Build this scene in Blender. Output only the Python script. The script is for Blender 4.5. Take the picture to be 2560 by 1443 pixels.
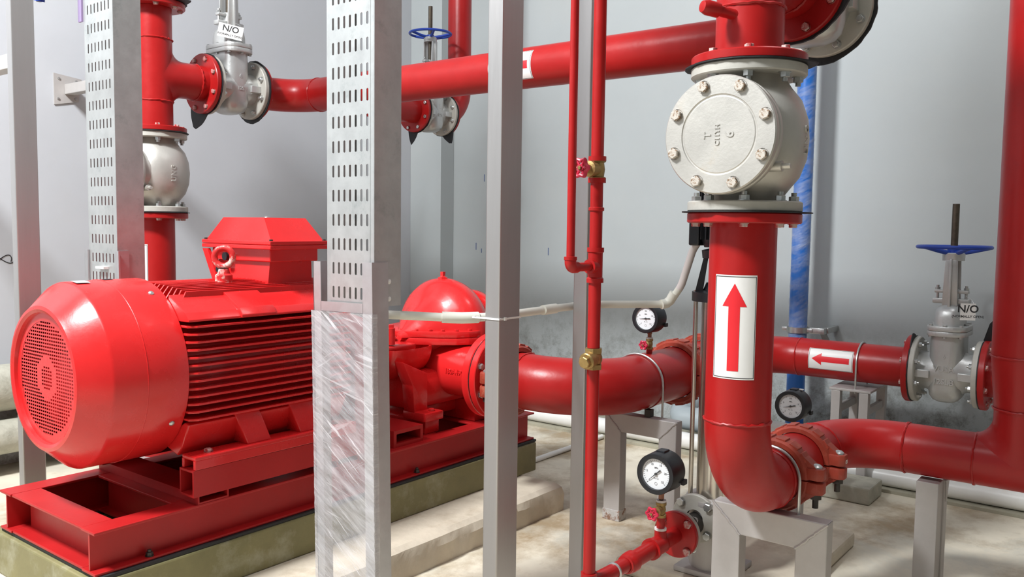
import bpy, bmesh, math, random
from mathutils import Vector, Matrix
random.seed(7)
PI = math.pi
S = bpy.context.scene
COL = S.collection
for o in list(bpy.data.objects):
    bpy.data.objects.remove(o, do_unlink=True)

# ------------------------------------------------------------------ camera
YAW, PITCH, ROLL, FPX, EYE = 0.659555, 0.0727015, 0.01310027, 2138.2, 1.19
cy, sy, cp, sp = math.cos(YAW), math.sin(YAW), math.cos(PITCH), math.sin(PITCH)
fwd = Vector((cy*cp, sy*cp, -sp)); rt = Vector((sy, -cy, 0)); upv = rt.cross(fwd)
r2 = rt*math.cos(ROLL) + upv*math.sin(ROLL); u2 = upv*math.cos(ROLL) - rt*math.sin(ROLL)
cam = bpy.data.cameras.new('camera'); camo = bpy.data.objects.new('camera', cam); COL.objects.link(camo)
cam.sensor_fit = 'HORIZONTAL'; cam.sensor_width = 36.0; cam.lens = FPX*36.0/2560.0
cam.clip_start = 0.05; cam.clip_end = 60
M3 = Matrix((r2, u2, -fwd)).transposed()
camo.matrix_world = Matrix.Translation((0, 0, EYE)) @ M3.to_4x4()
S.camera = camo

# ------------------------------------------------------------------ world, lights, exposure
W = bpy.data.worlds.new('world'); S.world = W; W.use_nodes = True
bg = W.node_tree.nodes['Background']; bg.inputs[0].default_value = (0.86, 0.94, 1.0, 1); bg.inputs[1].default_value = 0.70

def area(name, loc, target, sx, sy_, power, color):
    l = bpy.data.lights.new(name, 'AREA'); l.shape = 'RECTANGLE'; l.size = sx; l.size_y = sy_
    l.energy = power; l.color = color
    o = bpy.data.objects.new(name, l); COL.objects.link(o); o.location = loc
    d = Vector(target) - Vector(loc); o.rotation_euler = d.to_track_quat('-Z', 'Y').to_euler()
    return o
area('ceiling_floodlight', (-0.55, 2.6, 4.25), (1.7, 2.7, 0.6), 0.65, 0.65, 430, (0.96, 0.985, 1.0))
area('ceiling_lamp', (-0.4, 1.5, 4.6), (2.4, 1.2, 0.8), 2.2, 1.0, 60, (0.94, 0.975, 1.0))
area('added_fill_light', (3.0, 0.1, 4.6), (3.1, 0.3, 0.0), 1.2, 0.6, 30, (0.98, 0.985, 1.0))  # unseen fill light, added to lift the dim right-hand floor and crossover pipe
S.view_settings.view_transform = 'Standard'; S.view_settings.look = 'None'
S.view_settings.exposure = -0.30; S.view_settings.gamma = 1.0; S.view_settings.use_curve_mapping = False

# ------------------------------------------------------------------ materials
def mat(name, base, rough=0.5, metal=0.0, var=0.0, scale=6.0, bump=0.0, bscale=80.0, tint=None, tamt=0.0, tscale=3.0, tlo=0.55, thi=0.7,
        stretch=None, coat=0.0, spec=0.5):
    m = bpy.data.materials.new(name); m.use_nodes = True
    nt = m.node_tree; N = nt.nodes; L = nt.links; b = N['Principled BSDF']
    b.inputs['Roughness'].default_value = rough; b.inputs['Metallic'].default_value = metal
    b.inputs['Coat Weight'].default_value = coat; b.inputs['Coat Roughness'].default_value = 0.12
    b.inputs['Specular IOR Level'].default_value = spec
    b.inputs['Base Color'].default_value = (*base, 1)
    tc = N.new('ShaderNodeTexCoord'); src = tc.outputs['Object']
    if stretch:
        mp = N.new('ShaderNodeMapping'); mp.inputs['Scale'].default_value = stretch; L.new(src, mp.inputs[0]); src = mp.outputs[0]
    col = None
    if var > 0:
        n = N.new('ShaderNodeTexNoise'); n.inputs['Scale'].default_value = scale; n.inputs['Detail'].default_value = 6; n.inputs['Roughness'].default_value = 0.65
        L.new(src, n.inputs['Vector'])
        r = N.new('ShaderNodeMapRange'); r.inputs[1].default_value = 0.25; r.inputs[2].default_value = 0.75
        r.inputs[3].default_value = 1-var; r.inputs[4].default_value = 1+var; L.new(n.outputs['Fac'], r.inputs[0])
        mx = N.new('ShaderNodeMix'); mx.data_type = 'RGBA'; mx.blend_type = 'MULTIPLY'; mx.inputs[0].default_value = 1
        mx.inputs[6].default_value = (*base, 1); L.new(r.outputs[0], mx.inputs[7]); col = mx.outputs[2]
        r3 = N.new('ShaderNodeMapRange'); r3.inputs[3].default_value = max(0.03, rough-0.1); r3.inputs[4].default_value = min(1, rough+0.1)
        L.new(n.outputs['Fac'], r3.inputs[0]); L.new(r3.outputs[0], b.inputs['Roughness'])
    if tint:
        n2 = N.new('ShaderNodeTexNoise'); n2.inputs['Scale'].default_value = tscale; n2.inputs['Detail'].default_value = 8; n2.inputs['Roughness'].default_value = 0.7
        L.new(src, n2.inputs['Vector'])
        r2_ = N.new('ShaderNodeMapRange'); r2_.inputs[1].default_value = tlo; r2_.inputs[2].default_value = thi; r2_.inputs[4].default_value = tamt
        L.new(n2.outputs['Fac'], r2_.inputs[0])
        mx2 = N.new('ShaderNodeMix'); mx2.data_type = 'RGBA'; L.new(r2_.outputs[0], mx2.inputs[0])
        if col: L.new(col, mx2.inputs[6])
        else: mx2.inputs[6].default_value = (*base, 1)
        mx2.inputs[7].default_value = (*tint, 1); col = mx2.outputs[2]
    if col: L.new(col, b.inputs['Base Color'])
    if bump > 0:
        n3 = N.new('ShaderNodeTexNoise'); n3.inputs['Scale'].default_value = bscale; n3.inputs['Detail'].default_value = 4
        L.new(src, n3.inputs['Vector'])
        bp = N.new('ShaderNodeBump'); bp.inputs['Strength'].default_value = bump; bp.inputs['Distance'].default_value = 0.01
        L.new(n3.outputs['Fac'], bp.inputs['Height']); L.new(bp.outputs[0], b.inputs['Normal'])
    return m

MT = {}
RED = (0.37, 0.0105, 0.0105)
MT['red'] = mat('red_pipe_paint', RED, 0.34, 0, 0.10, 9, 0.05, 45, tint=(0.42, 0.03, 0.03), tamt=0.35, tscale=14, tlo=0.6, thi=0.8, spec=0.35)
MT['redm'] = mat('red_machine_paint', (0.64, 0.018, 0.019), 0.26, 0, 0.06, 10, 0.03, 60, coat=0.2, spec=0.45)
MT['redflat'] = mat('red_frame_paint', (0.42, 0.012, 0.013), 0.4, 0, 0.10, 7, 0.05, 40, tint=(0.66, 0.2, 0.18), tamt=0.4, tscale=25, tlo=0.68, thi=0.8, spec=0.4)
MT['redb'] = mat('red_painted_bolt', (0.42, 0.02, 0.02), 0.4, 0, 0.15, 60, 0.1, 100, tint=(0.6, 0.56, 0.52), tamt=0.9, tscale=40, tlo=0.42, thi=0.58)
MT['orange'] = mat('orange_red_casting', (0.34, 0.045, 0.024), 0.5, 0, 0.15, 25, 0.12, 90, tint=(0.5, 0.2, 0.12), tamt=0.4, tscale=30)
MT['pink'] = mat('crimson_wheel_paint', (0.55, 0.02, 0.06), 0.4, 0, 0.1, 40, 0.05, 80)
MT['galv'] = mat('galvanised_steel', (0.50, 0.515, 0.51), 0.42, 0.65, 0.13, 18, 0.03, 120, tint=(0.24, 0.27, 0.27), tamt=0.6, tscale=9)
MT['rail'] = mat('zinc_sheet', (0.52, 0.52, 0.53), 0.4, 0.7, 0.08, 20, 0.03, 90)
MT['post'] = mat('grey_painted_steel', (0.42, 0.41, 0.41), 0.42, 0.7, 0.10, 5, 0.04, 90, tint=(0.46, 0.46, 0.46), tamt=0.5, tscale=18, tlo=0.58, thi=0.8, stretch=(1, 1, 0.08))
MT['sup'] = mat('grey_support_paint', (0.47, 0.445, 0.43), 0.48, 0.2, 0.10, 7, 0.05, 70, tint=(0.5, 0.5, 0.5), tamt=0.5, tscale=12, tlo=0.6, thi=0.8)
MT['rust'] = mat('flaking_paint', (0.5, 0.48, 0.46), 0.7, 0.1, 0.2, 30, 0.2, 90, tint=(0.22, 0.1, 0.05), tamt=0.9, tscale=22, tlo=0.5, thi=0.58)
MT['weld'] = mat('weld_metal', (0.5, 0.48, 0.47), 0.45, 0.5, 0.2, 60, 0.4, 120)
MT['cast'] = mat('silver_cast_iron', (0.54, 0.52, 0.48), 0.42, 0.5, 0.10, 8, 0.05, 150, tint=(0.44, 0.33, 0.2), tamt=0.55, tscale=8, tlo=0.6, thi=0.8)
MT['castf'] = mat('pale_flange_paint', (0.47, 0.455, 0.41), 0.55, 0.1, 0.12, 12, 0.06, 110, tint=(0.34, 0.24, 0.13), tamt=0.6, tscale=10, tlo=0.58, thi=0.75)
MT['silver'] = mat('silver_valve_paint', (0.54, 0.545, 0.535), 0.36, 0.5, 0.07, 10, 0.05, 140, tint=(0.42, 0.36, 0.3), tamt=0.3, tscale=7)
MT['rubber'] = mat('black_rubber', (0.012, 0.012, 0.014), 0.6, 0, 0.2, 20, 0.1, 60)
MT['black'] = mat('black_plastic', (0.010, 0.011, 0.014), 0.42, 0, 0.2, 14, 0.03, 80)
MT['zinc'] = mat('zinc_bolt', (0.55, 0.56, 0.55), 0.34, 0.85, 0.12, 60)
MT['rustbolt'] = mat('rusty_painted_bolt', (0.55, 0.5, 0.44), 0.55, 0.1, 0.2, 70, 0.2, 140, tint=(0.20, 0.11, 0.05), tamt=0.95, tscale=75, tlo=0.5, thi=0.56)
MT['steel'] = mat('stainless_steel', (0.58, 0.55, 0.50), 0.22, 0.95, 0.10, 10, stretch=(1, 1, 0.1))
MT['dark'] = mat('dark_steel', (0.06, 0.055, 0.05), 0.5, 0.6, 0.2, 30)
MT['stem'] = mat('oiled_stem', (0.10, 0.08, 0.06), 0.4, 0.7, 0.3, 40)
MT['brass'] = mat('weathered_brass', (0.36, 0.25, 0.10), 0.42, 0.75, 0.2, 30, 0.1, 120, tint=(0.2, 0.12, 0.05), tamt=0.5, tscale=25)
MT['blue'] = mat('blue_wheel_paint', (0.012, 0.055, 0.40), 0.38, 0, 0.08, 30)
MT['bluep'] = mat('blue_pipe_paint', (0.018, 0.14, 0.50), 0.35, 0, 0.06, 8)
MT['pvc'] = mat('white_pvc', (0.80, 0.80, 0.77), 0.35, 0, 0.04, 6, tint=(0.6, 0.54, 0.44), tamt=0.35, tscale=5)
MT['conduit'] = mat('ivory_conduit', (0.74, 0.73, 0.65), 0.4, 0, 0.04, 8)
MT['conduitw'] = mat('pinkish_hose', (0.72, 0.66, 0.64), 0.45, 0, 0.04, 8)
MT['pvcg'] = mat('grey_pvc', (0.36, 0.41, 0.43), 0.4, 0, 0.06, 8)
MT['label'] = mat('white_label', (0.78, 0.77, 0.75), 0.4, 0, 0.03, 12, 0.04, 30)
MT['lred'] = mat('label_red', (0.72, 0.016, 0.025), 0.42, 0, 0.03, 12)
MT['ink'] = mat('black_ink', (0.02, 0.02, 0.022), 0.5)
MT['dial'] = mat('gauge_dial', (0.78, 0.80, 0.82), 0.5, 0, 0.02, 10)
MT['wood'] = mat('old_plank', (0.26, 0.19, 0.16), 0.7, 0, 0.2, 10, 0.1, 40, stretch=(1, 1, 0.1))
MT['lilac'] = mat('lilac_sticker', (0.35, 0.26, 0.46), 0.5)
MT['tape'] = mat('grey_tape', (0.42, 0.43, 0.44), 0.5)
MT['scratch'] = mat('blue_crayon', (0.12, 0.16, 0.30), 0.7)

def wallmat(name, base, dirt_h):
    m = mat(name, base, 0.55, 0, 0.04, 1.6, 0.03, 30, tint=(0.50, 0.49, 0.44), tamt=0.22, tscale=1.2, tlo=0.5, thi=0.8)
    nt = m.node_tree; N = nt.nodes; L = nt.links; b = N['Principled BSDF']
    prev = b.inputs['Base Color'].links[0].from_socket
    geo = N.new('ShaderNodeNewGeometry'); sx = N.new('ShaderNodeSeparateXYZ'); L.new(geo.outputs['Position'], sx.inputs[0])
    rr = N.new('ShaderNodeMapRange'); rr.inputs[1].default_value = dirt_h; rr.inputs[2].default_value = dirt_h*0.3; L.new(sx.outputs[2], rr.inputs[0])
    n = N.new('ShaderNodeTexNoise'); n.inputs['Scale'].default_value = 7; n.inputs['Detail'].default_value = 11; n.inputs['Roughness'].default_value = 0.82; L.new(geo.outputs['Position'], n.inputs['Vector'])
    r2_ = N.new('ShaderNodeMapRange'); r2_.inputs[1].default_value = 0.46; r2_.inputs[2].default_value = 0.66; L.new(n.outputs['Fac'], r2_.inputs[0])
    mu = N.new('ShaderNodeMath'); mu.operation = 'MULTIPLY'; L.new(rr.outputs[0], mu.inputs[0]); L.new(r2_.outputs[0], mu.inputs[1])
    mx = N.new('ShaderNodeMix'); mx.data_type = 'RGBA'; L.new(mu.outputs[0], mx.inputs[0]); L.new(prev, mx.inputs[6]); mx.inputs[7].default_value = (0.13, 0.125, 0.10, 1)
    L.new(mx.outputs[2], b.inputs['Base Color'])
    return m
MT['wall'] = wallmat('grey_wall_paint', (0.43, 0.462, 0.466), 0.75)
MT['wallw'] = wallmat('pale_wall_paint', (0.52, 0.535, 0.565), 0.45)

def floormat():
    m = mat('cream_concrete_floor', (0.74, 0.68, 0.55), 0.5, 0, 0.2, 2.2, 0.06, 25, tint=(0.34, 0.245, 0.14), tamt=0.9, tscale=1.6, tlo=0.46, thi=0.62, spec=0.4)
    nt = m.node_tree; N = nt.nodes; L = nt.links; b = N['Principled BSDF']
    prev = b.inputs['Base Color'].links[0].from_socket
    geo = N.new('ShaderNodeNewGeometry')
    n = N.new('ShaderNodeTexNoise'); n.inputs['Scale'].default_value = 1.7; n.inputs['Detail'].default_value = 10; n.inputs['Roughness'].default_value = 0.7; n.inputs['Distortion'].default_value = 1.2
    L.new(geo.outputs['Position'], n.inputs['Vector'])
    r = N.new('ShaderNodeMapRange'); r.inputs[1].default_value = 0.5; r.inputs[2].default_value = 0.68; r.inputs[4].default_value = 0.55; L.new(n.outputs['Fac'], r.inputs[0])
    mx = N.new('ShaderNodeMix'); mx.data_type = 'RGBA'; L.new(r.outputs[0], mx.inputs[0]); L.new(prev, mx.inputs[6]); mx.inputs[7].default_value = (0.50, 0.51, 0.46, 1)
    L.new(mx.outputs[2], b.inputs['Base Color'])
    return m
MT['floor'] = floormat()
MT['step'] = mat('rough_cream_concrete', (0.60, 0.53, 0.42), 0.75, 0, 0.14, 6, 0.25, 30, tint=(0.30, 0.22, 0.13), tamt=0.6, tscale=4, tlo=0.55, thi=0.75)
MT['plinth'] = mat('olive_stained_concrete', (0.22, 0.20, 0.09), 0.55, 0, 0.25, 5, 0.1, 40, tint=(0.42, 0.41, 0.30), tamt=0.7, tscale=7, tlo=0.52, thi=0.72)
MT['kerb'] = mat('kerb_concrete', (0.36, 0.34, 0.26), 0.75, 0, 0.2, 8, 0.2, 30, tint=(0.16, 0.13, 0.08), tamt=0.6, tscale=6)
MT['block'] = mat('grey_concrete_block', (0.42, 0.41, 0.34), 0.8, 0, 0.2, 12, 0.3, 40, tint=(0.2, 0.19, 0.14), tamt=0.5, tscale=9)

def filmmat(name, base, lo, hi, scale, rot):
    m = bpy.data.materials.new(name); m.use_nodes = True; nt = m.node_tree; N = nt.nodes; L = nt.links; b = N['Principled BSDF']
    b.inputs['Base Color'].default_value = (*base, 1); b.inputs['Roughness'].default_value = 0.18
    geo = N.new('ShaderNodeNewGeometry')
    mp0 = N.new('ShaderNodeMapping'); mp0.inputs['Rotation'].default_value = rot; L.new(geo.outputs['Position'], mp0.inputs[0])
    mp = N.new('ShaderNodeMapping'); mp.inputs['Scale'].default_value = scale; L.new(mp0.outputs[0], mp.inputs[0])
    n = N.new('ShaderNodeTexNoise'); n.inputs['Scale'].default_value = 1; n.inputs['Detail'].default_value = 9; n.inputs['Roughness'].default_value = 0.7; n.inputs['Distortion'].default_value = 0.12; L.new(mp.outputs[0], n.inputs['Vector'])
    r = N.new('ShaderNodeMapRange'); r.inputs[1].default_value = 0.4; r.inputs[2].default_value = 0.72; r.inputs[3].default_value = lo; r.inputs[4].default_value = hi; L.new(n.outputs['Fac'], r.inputs[0])
    tr = N.new('ShaderNodeBsdfTransparent'); mix = N.new('ShaderNodeMixShader')
    L.new(r.outputs[0], mix.inputs[0]); L.new(tr.outputs[0], mix.inputs[1]); L.new(b.outputs[0], mix.inputs[2])
    bp = N.new('ShaderNodeBump'); bp.inputs['Strength'].default_value = 0.7; bp.inputs['Distance'].default_value = 0.01; L.new(n.outputs['Fac'], bp.inputs['Height']); L.new(bp.outputs[0], b.inputs['Normal'])
    L.new(mix.outputs[0], N['Material Output'].inputs[0])
    return m
def film2():   # cling film: hazy sheet with bright crossing creases
    m = filmmat('stretch_film', (0.74, 0.73, 0.76), 0.26, 0.66, (3, 5, 42), (-0.5, 0, 0)); nt = m.node_tree; N = nt.nodes; L = nt.links
    mix = [n for n in N if n.type == 'MIX_SHADER'][0]; prev = mix.inputs[0].links[0].from_socket; geo = [n for n in N if n.type == 'NEW_GEOMETRY'][0]
    for rot, sc, lo, hi, amt in ((-0.62, (3, 5, 110), 0.60, 0.68, 0.75), (-0.2, (3, 4, 90), 0.62, 0.70, 0.6), (0.5, (3, 5, 80), 0.64, 0.70, 0.5)):
        mp0 = N.new('ShaderNodeMapping'); mp0.inputs['Rotation'].default_value = (rot, 0, 0); L.new(geo.outputs['Position'], mp0.inputs[0])
        mp = N.new('ShaderNodeMapping'); mp.inputs['Scale'].default_value = sc; L.new(mp0.outputs[0], mp.inputs[0])
        n = N.new('ShaderNodeTexNoise'); n.inputs['Scale'].default_value = 1; n.inputs['Detail'].default_value = 3; n.inputs['Distortion'].default_value = 0.15; L.new(mp.outputs[0], n.inputs['Vector'])
        r = N.new('ShaderNodeMapRange'); r.inputs[1].default_value = lo; r.inputs[2].default_value = hi; r.inputs[4].default_value = amt; L.new(n.outputs['Fac'], r.inputs[0])
        mx = N.new('ShaderNodeMath'); mx.operation = 'MAXIMUM'; L.new(prev, mx.inputs[0]); L.new(r.outputs[0], mx.inputs[1]); prev = mx.outputs[0]
    [n for n in N if n.type == 'BUMP'][0].inputs['Strength'].default_value = 0.3
    L.new(prev, mix.inputs[0]); return m
MT['film'] = film2()
MT['filmb'] = filmmat('clear_wrap', (0.75, 0.78, 0.80), 0.0, 0.42, (6, 6, 22), (0.4, 0.3, 0))
MT['glass'] = filmmat('gauge_glass', (0.9, 0.9, 0.9), 0.03, 0.06, (2, 2, 2), (0, 0, 0))
# ------------------------------------------------------------------ mesh helpers
X_, Y_, Z_ = Vector((1, 0, 0)), Vector((0, 1, 0)), Vector((0, 0, 1))
def V(*a): return Vector(a)
def basis(ax):
    ax = Vector(ax).normalized()
    ref = Z_ if abs(ax.z) < 0.9 else X_
    u = ref.cross(ax).normalized(); return ax, u, ax.cross(u)
def frame(o, xd, zd=(0, 0, 1)):
    x = Vector(xd).normalized(); z = Vector(zd); z = (z - x*z.dot(x)).normalized(); y = z.cross(x)
    m = Matrix((x, y, z)).transposed().to_4x4(); m.translation = Vector(o); return m
def zto(loc, ax):
    return Matrix.Translation(Vector(loc)) @ Vector(ax).to_track_quat('Z', 'Y').to_matrix().to_4x4()

class MB:
    def __init__(s, T=None): s.bm = bmesh.new(); s.T = T or Matrix()
    def v(s, p): return s.bm.verts.new(s.T @ Vector(p))
    def face(s, vs):
        try: return s.bm.faces.new(vs)
        except ValueError: return None
    def skin(s, rings, closed=True):
        for a, b in zip(rings, rings[1:]):
            if len(a) == 1 and len(b) == 1: continue
            n = max(len(a), len(b)); rng = range(n) if closed else range(n-1)
            for i in rng:
                j = (i+1) % n
                if len(a) == 1: s.face((a[0], b[j], b[i]))
                elif len(b) == 1: s.face((a[i], a[j], b[0]))
                else: s.face((a[i], a[j], b[j], b[i]))
    def lathe(s, o, ax, prof, seg=32, a0=0, a1=None, sx=1.0, sy=1.0):
        o = Vector(o); ax, u, w = basis(ax); full = a1 is None
        if full: a1 = a0 + 2*PI
        n = seg if full else seg+1; rings = []
        for t, r in prof:
            if r < 1e-6: rings.append([s.v(o+ax*t)])
            else: rings.append([s.v(o+ax*t+u*(r*sx*math.cos(a0+(a1-a0)*i/seg))+w*(r*sy*math.sin(a0+(a1-a0)*i/seg))) for i in range(n)])
        s.skin(rings, full); return s
    def cyl(s, p0, p1, r, r1=None, seg=24):
        p0 = Vector(p0); d = Vector(p1)-p0; r1 = r if r1 is None else r1
        return s.lathe(p0, d, [(0, 0), (0, r), (d.length, r1), (d.length, 0)], seg)
    def tube(s, pts, r, seg=16, caps=True, flat=1.0):
        pts = [Vector(p) for p in pts]; n = len(pts); rs = r if isinstance(r, (list, tuple)) else [r]*n
        t0 = (pts[1]-pts[0]).normalized(); _, u, w = basis(t0); rings = []
        for i, p in enumerate(pts):
            t = ((pts[min(i+1, n-1)]-pts[i]).normalized() + (pts[i]-pts[max(i-1, 0)]).normalized())
            t = t.normalized() if t.length > 1e-9 else t0
            u = (u - t*u.dot(t)).normalized(); w = t.cross(u)
            rings.append([s.v(p+u*(rs[i]*math.cos(2*PI*k/seg))+w*(rs[i]*flat*math.sin(2*PI*k/seg))) for k in range(seg)])
        if caps: rings = [[s.v(pts[0])]] + rings + [[s.v(pts[-1])]]
        s.skin(rings); return s
    def torus(s, c, ax, R, r, seg=40, ms=8, a0=0, a1=None, jit=0.0):
        c = Vector(c); ax, u, w = basis(ax); full = a1 is None
        if full: a1 = a0+2*PI
        n = seg if full else seg+1; rings = []
        for i in range(n):
            a = a0+(a1-a0)*i/seg; d = u*math.cos(a)+w*math.sin(a); rr = r*(1+random.uniform(-jit, jit)); off = ax*random.uniform(-jit, jit)*r
            rings.append([s.v(c+off+d*(R+rr*math.cos(2*PI*k/ms))+ax*(rr*math.sin(2*PI*k/ms))) for k in range(ms)])
        if full: rings.append(rings[0])
        s.skin(rings); return s
    def box(s, lo, hi, bev=0.0, R=None):
        lo = Vector(lo); hi = Vector(hi); c = (lo+hi)/2; h = (hi-lo)/2
        t = bmesh.new(); bmesh.ops.create_cube(t, size=2)
        for q in t.verts: q.co = Vector((q.co.x*h.x, q.co.y*h.y, q.co.z*h.z))
        if bev > 0: bmesh.ops.bevel(t, geom=t.edges[:], offset=min(bev, 0.45*min(abs(h.x), abs(h.y), abs(h.z))*2), segments=2, affect='EDGES', profile=0.5)
        mp = {q: s.v(c+((R @ q.co) if R else q.co)) for q in t.verts}
        for f in t.faces: s.face([mp[q] for q in f.verts])
        t.free(); return s
    def prism(s, poly, vec, bev=0.0):
        vec = Vector(vec); t = bmesh.new()
        a = [t.verts.new(Vector(p)) for p in poly]; b = [t.verts.new(Vector(p)+vec) for p in poly]; n = len(a)
        t.faces.new(a[::-1]); t.faces.new(b)
        for i in range(n): t.faces.new((a[i], a[(i+1) % n], b[(i+1) % n], b[i]))
        bmesh.ops.recalc_face_normals(t, faces=t.faces[:])
        if bev > 0: bmesh.ops.bevel(t, geom=t.edges[:], offset=bev, segments=2, affect='EDGES', profile=0.5)
        mp = {q: s.v(q.co) for q in t.verts}
        for f in t.faces: s.face([mp[q] for q in f.verts])
        t.free(); return s
    def patch(s, o, ax, r, f_lo, f_hi, u0, u1, n, ref):
        # strip patch wrapped on a cylinder: u is an angle about ax measured from ref, f_lo/f_hi give the heights along ax
        o = Vector(o); ax = Vector(ax).normalized(); ref = (Vector(ref)-ax*Vector(ref).dot(ax)).normalized(); w = ax.cross(ref); prev = None
        for i in range(n+1):
            a = u0+(u1-u0)*i/n; d = ref*math.cos(a)+w*math.sin(a)
            cur = (s.v(o+d*r+ax*f_lo(a)), s.v(o+d*r+ax*f_hi(a)))
            if prev: s.face((prev[0], cur[0], cur[1], prev[1]))
            prev = cur
        return s

WM = {}
def place(o, parent, world):
    WM[o.name] = world; COL.objects.link(o)
    if parent is not None:
        o.parent = parent; o.matrix_basis = WM[parent.name].inverted() @ world
    else: o.matrix_basis = world
def obj(name, b, m, parent=None, smooth=35, label=None, recalc=True):
    bm = b.bm
    if recalc: bmesh.ops.recalc_face_normals(bm, faces=bm.faces[:])
    me = bpy.data.meshes.new(name)
    cs = [v.co for v in bm.verts]
    c = Vector([(min(q[i] for q in cs)+max(q[i] for q in cs))/2 for i in range(3)])
    for v in bm.verts: v.co -= c
    bm.to_mesh(me); bm.free()
    me.materials.append(MT[m] if isinstance(m, str) else m)
    if smooth:
        for p in me.polygons: p.use_smooth = True
        me.set_sharp_from_angle(angle=math.radians(smooth))
    o = bpy.data.objects.new(name, me); place(o, parent, Matrix.Translation(c))
    if label: o['label'] = label
    return o
def tag(o, label, cat, group=None):
    o['label'] = label; o['category'] = cat
    if group: o['group'] = group
    return o
def thing(name, loc, label, cat, group=None):
    o = bpy.data.objects.new(name, None); o.empty_display_size = 0.05; place(o, None, Matrix.Translation(Vector(loc)))
    return tag(o, label, cat, group)
def struct(name, b, m, parent=None, smooth=0):
    o = obj(name, b, m, parent, smooth); o['kind'] = 'structure'; return o
def inst(name, me, parent, world):
    o = bpy.data.objects.new(name, me); place(o, parent, world); return o

# shared bolt meshes, built along +Z from a seat at z = 0
BOLTS = {}
def bolt_mesh(kind, s, m):
    k = (kind, round(s, 4), m)
    if k in BOLTS: return BOLTS[k]
    b = MB()
    if kind == 'head':
        b.lathe((0, 0, 0), Z_, [(0, s*1.15), (s*0.15, s*1.15)], 16); b.lathe((0, 0, 0), Z_, [(s*0.15, s), (s*0.75, s), (s*0.85, s*0.85), (s*0.85, 0)], 6)
    elif kind == 'stud':
        b.lathe((0, 0, 0), Z_, [(0, s*1.2), (s*0.15, s*1.2), (s*0.15, s*0.9)], 16); b.lathe((0, 0, 0), Z_, [(s*0.15, s), (s*1.0, s), (s*1.1, s*0.85), (s*1.1, 0.5*s)], 6)
        b.lathe((0, 0, 0), Z_, [(s*1.0, s*0.55), (s*1.8, s*0.55), (s*1.85, 0)], 12)
    else:
        b.lathe((0, 0, 0), Z_, [(0, s*1.25), (s*0.35, s*1.1), (s*0.7, s*0.6), (s*0.8, 0)], 16)
    bmesh.ops.recalc_face_normals(b.bm, faces=b.bm.faces[:])
    me = bpy.data.meshes.new('bolt'); b.bm.to_mesh(me); b.bm.free(); me.materials.append(MT[m])
    for p in me.polygons: p.use_smooth = True
    me.set_sharp_from_angle(angle=math.radians(30))
    BOLTS[k] = me; return me
def bolt(parent, loc, ax, s, m='zinc', kind='head', rot=0.0, name='bolt'):
    return inst(name, bolt_mesh(kind, s, m), parent, zto(loc, ax) @ Matrix.Rotation(rot, 4, 'Z'))
def bolt_circle(parent, c, ax, R, n, s, m='zinc', kind='head', a0=0.0, name='bolt'):
    c = Vector(c); ax, u, w = basis(ax)
    for i in range(n):
        a = a0+2*PI*i/n; bolt(parent, c+u*(R*math.cos(a))+w*(R*math.sin(a)), ax, s, m, kind, random.uniform(0, 1), name)
def flange(parent, c, ax, R, t, m, rin=0.06, n=8, s=0.012, bm='zinc', kind='head', a0=PI/8, name='flange', bolts=True):
    # disc from c to c + ax*t; bolt heads sit on the far side (c + ax*t)
    b = MB(); e = 0.003
    b.lathe(c, ax, [(0, rin), (0, R-e), (e, R), (t-e, R), (t, R-e), (t, rin)], 56)
    f = obj(name, b, m, parent)
    if bolts: bolt_circle(f, Vector(c)+Vector(ax).normalized()*t, ax, R*0.845, n, s, bm, kind, a0)
    return f
def bend(pts, R, n=12):
    pts = [Vector(p) for p in pts]; out = [pts[0]]
    for i in range(1, len(pts)-1):
        a = (pts[i-1]-pts[i]).normalized(); c = (pts[i+1]-pts[i]).normalized(); rr = R[i-1] if isinstance(R, (list, tuple)) else R
        ang = a.angle(c); d = rr/math.tan(ang/2); p0 = pts[i]+a*d; cen = pts[i]+(a+c).normalized()*(rr/math.sin(ang/2)); e1 = p0-cen; e2 = pts[i]+c*d-cen
        tot = e1.angle(e2); axr = e1.cross(e2)
        for k in range(n+1): out.append(cen + Matrix.Rotation(tot*k/n, 3, axr) @ e1)
    out.append(pts[-1]); return out
def weld(parent, c, ax, R, r=0.004):
    return obj('weld_bead', MB().torus(c, ax, R, r*1.2, 60, 6, jit=0.35), 'red', parent)
def text_bm(b, txt, size, depth, T):
    cu = bpy.data.curves.new('t', 'FONT'); cu.body = txt; cu.size = size; cu.extrude = depth; cu.offset = size*0.018; cu.align_x = 'CENTER'; cu.align_y = 'CENTER'; cu.resolution_u = 3
    o = bpy.data.objects.new('t', cu); COL.objects.link(o); dg = bpy.context.evaluated_depsgraph_get()
    me = bpy.data.meshes.new_from_object(o.evaluated_get(dg)); mp = [b.bm.verts.new(T @ v.co) for v in me.vertices]
    for p in me.polygons: b.face([mp[i] for i in p.vertices])
    bpy.data.objects.remove(o, do_unlink=True); bpy.data.curves.remove(cu); bpy.data.meshes.remove(me)
    return b
def text(parent, name, txt, size, depth, T, m):
    return obj(name, text_bm(MB(), txt, size, depth, T), m, parent, 0)
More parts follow.
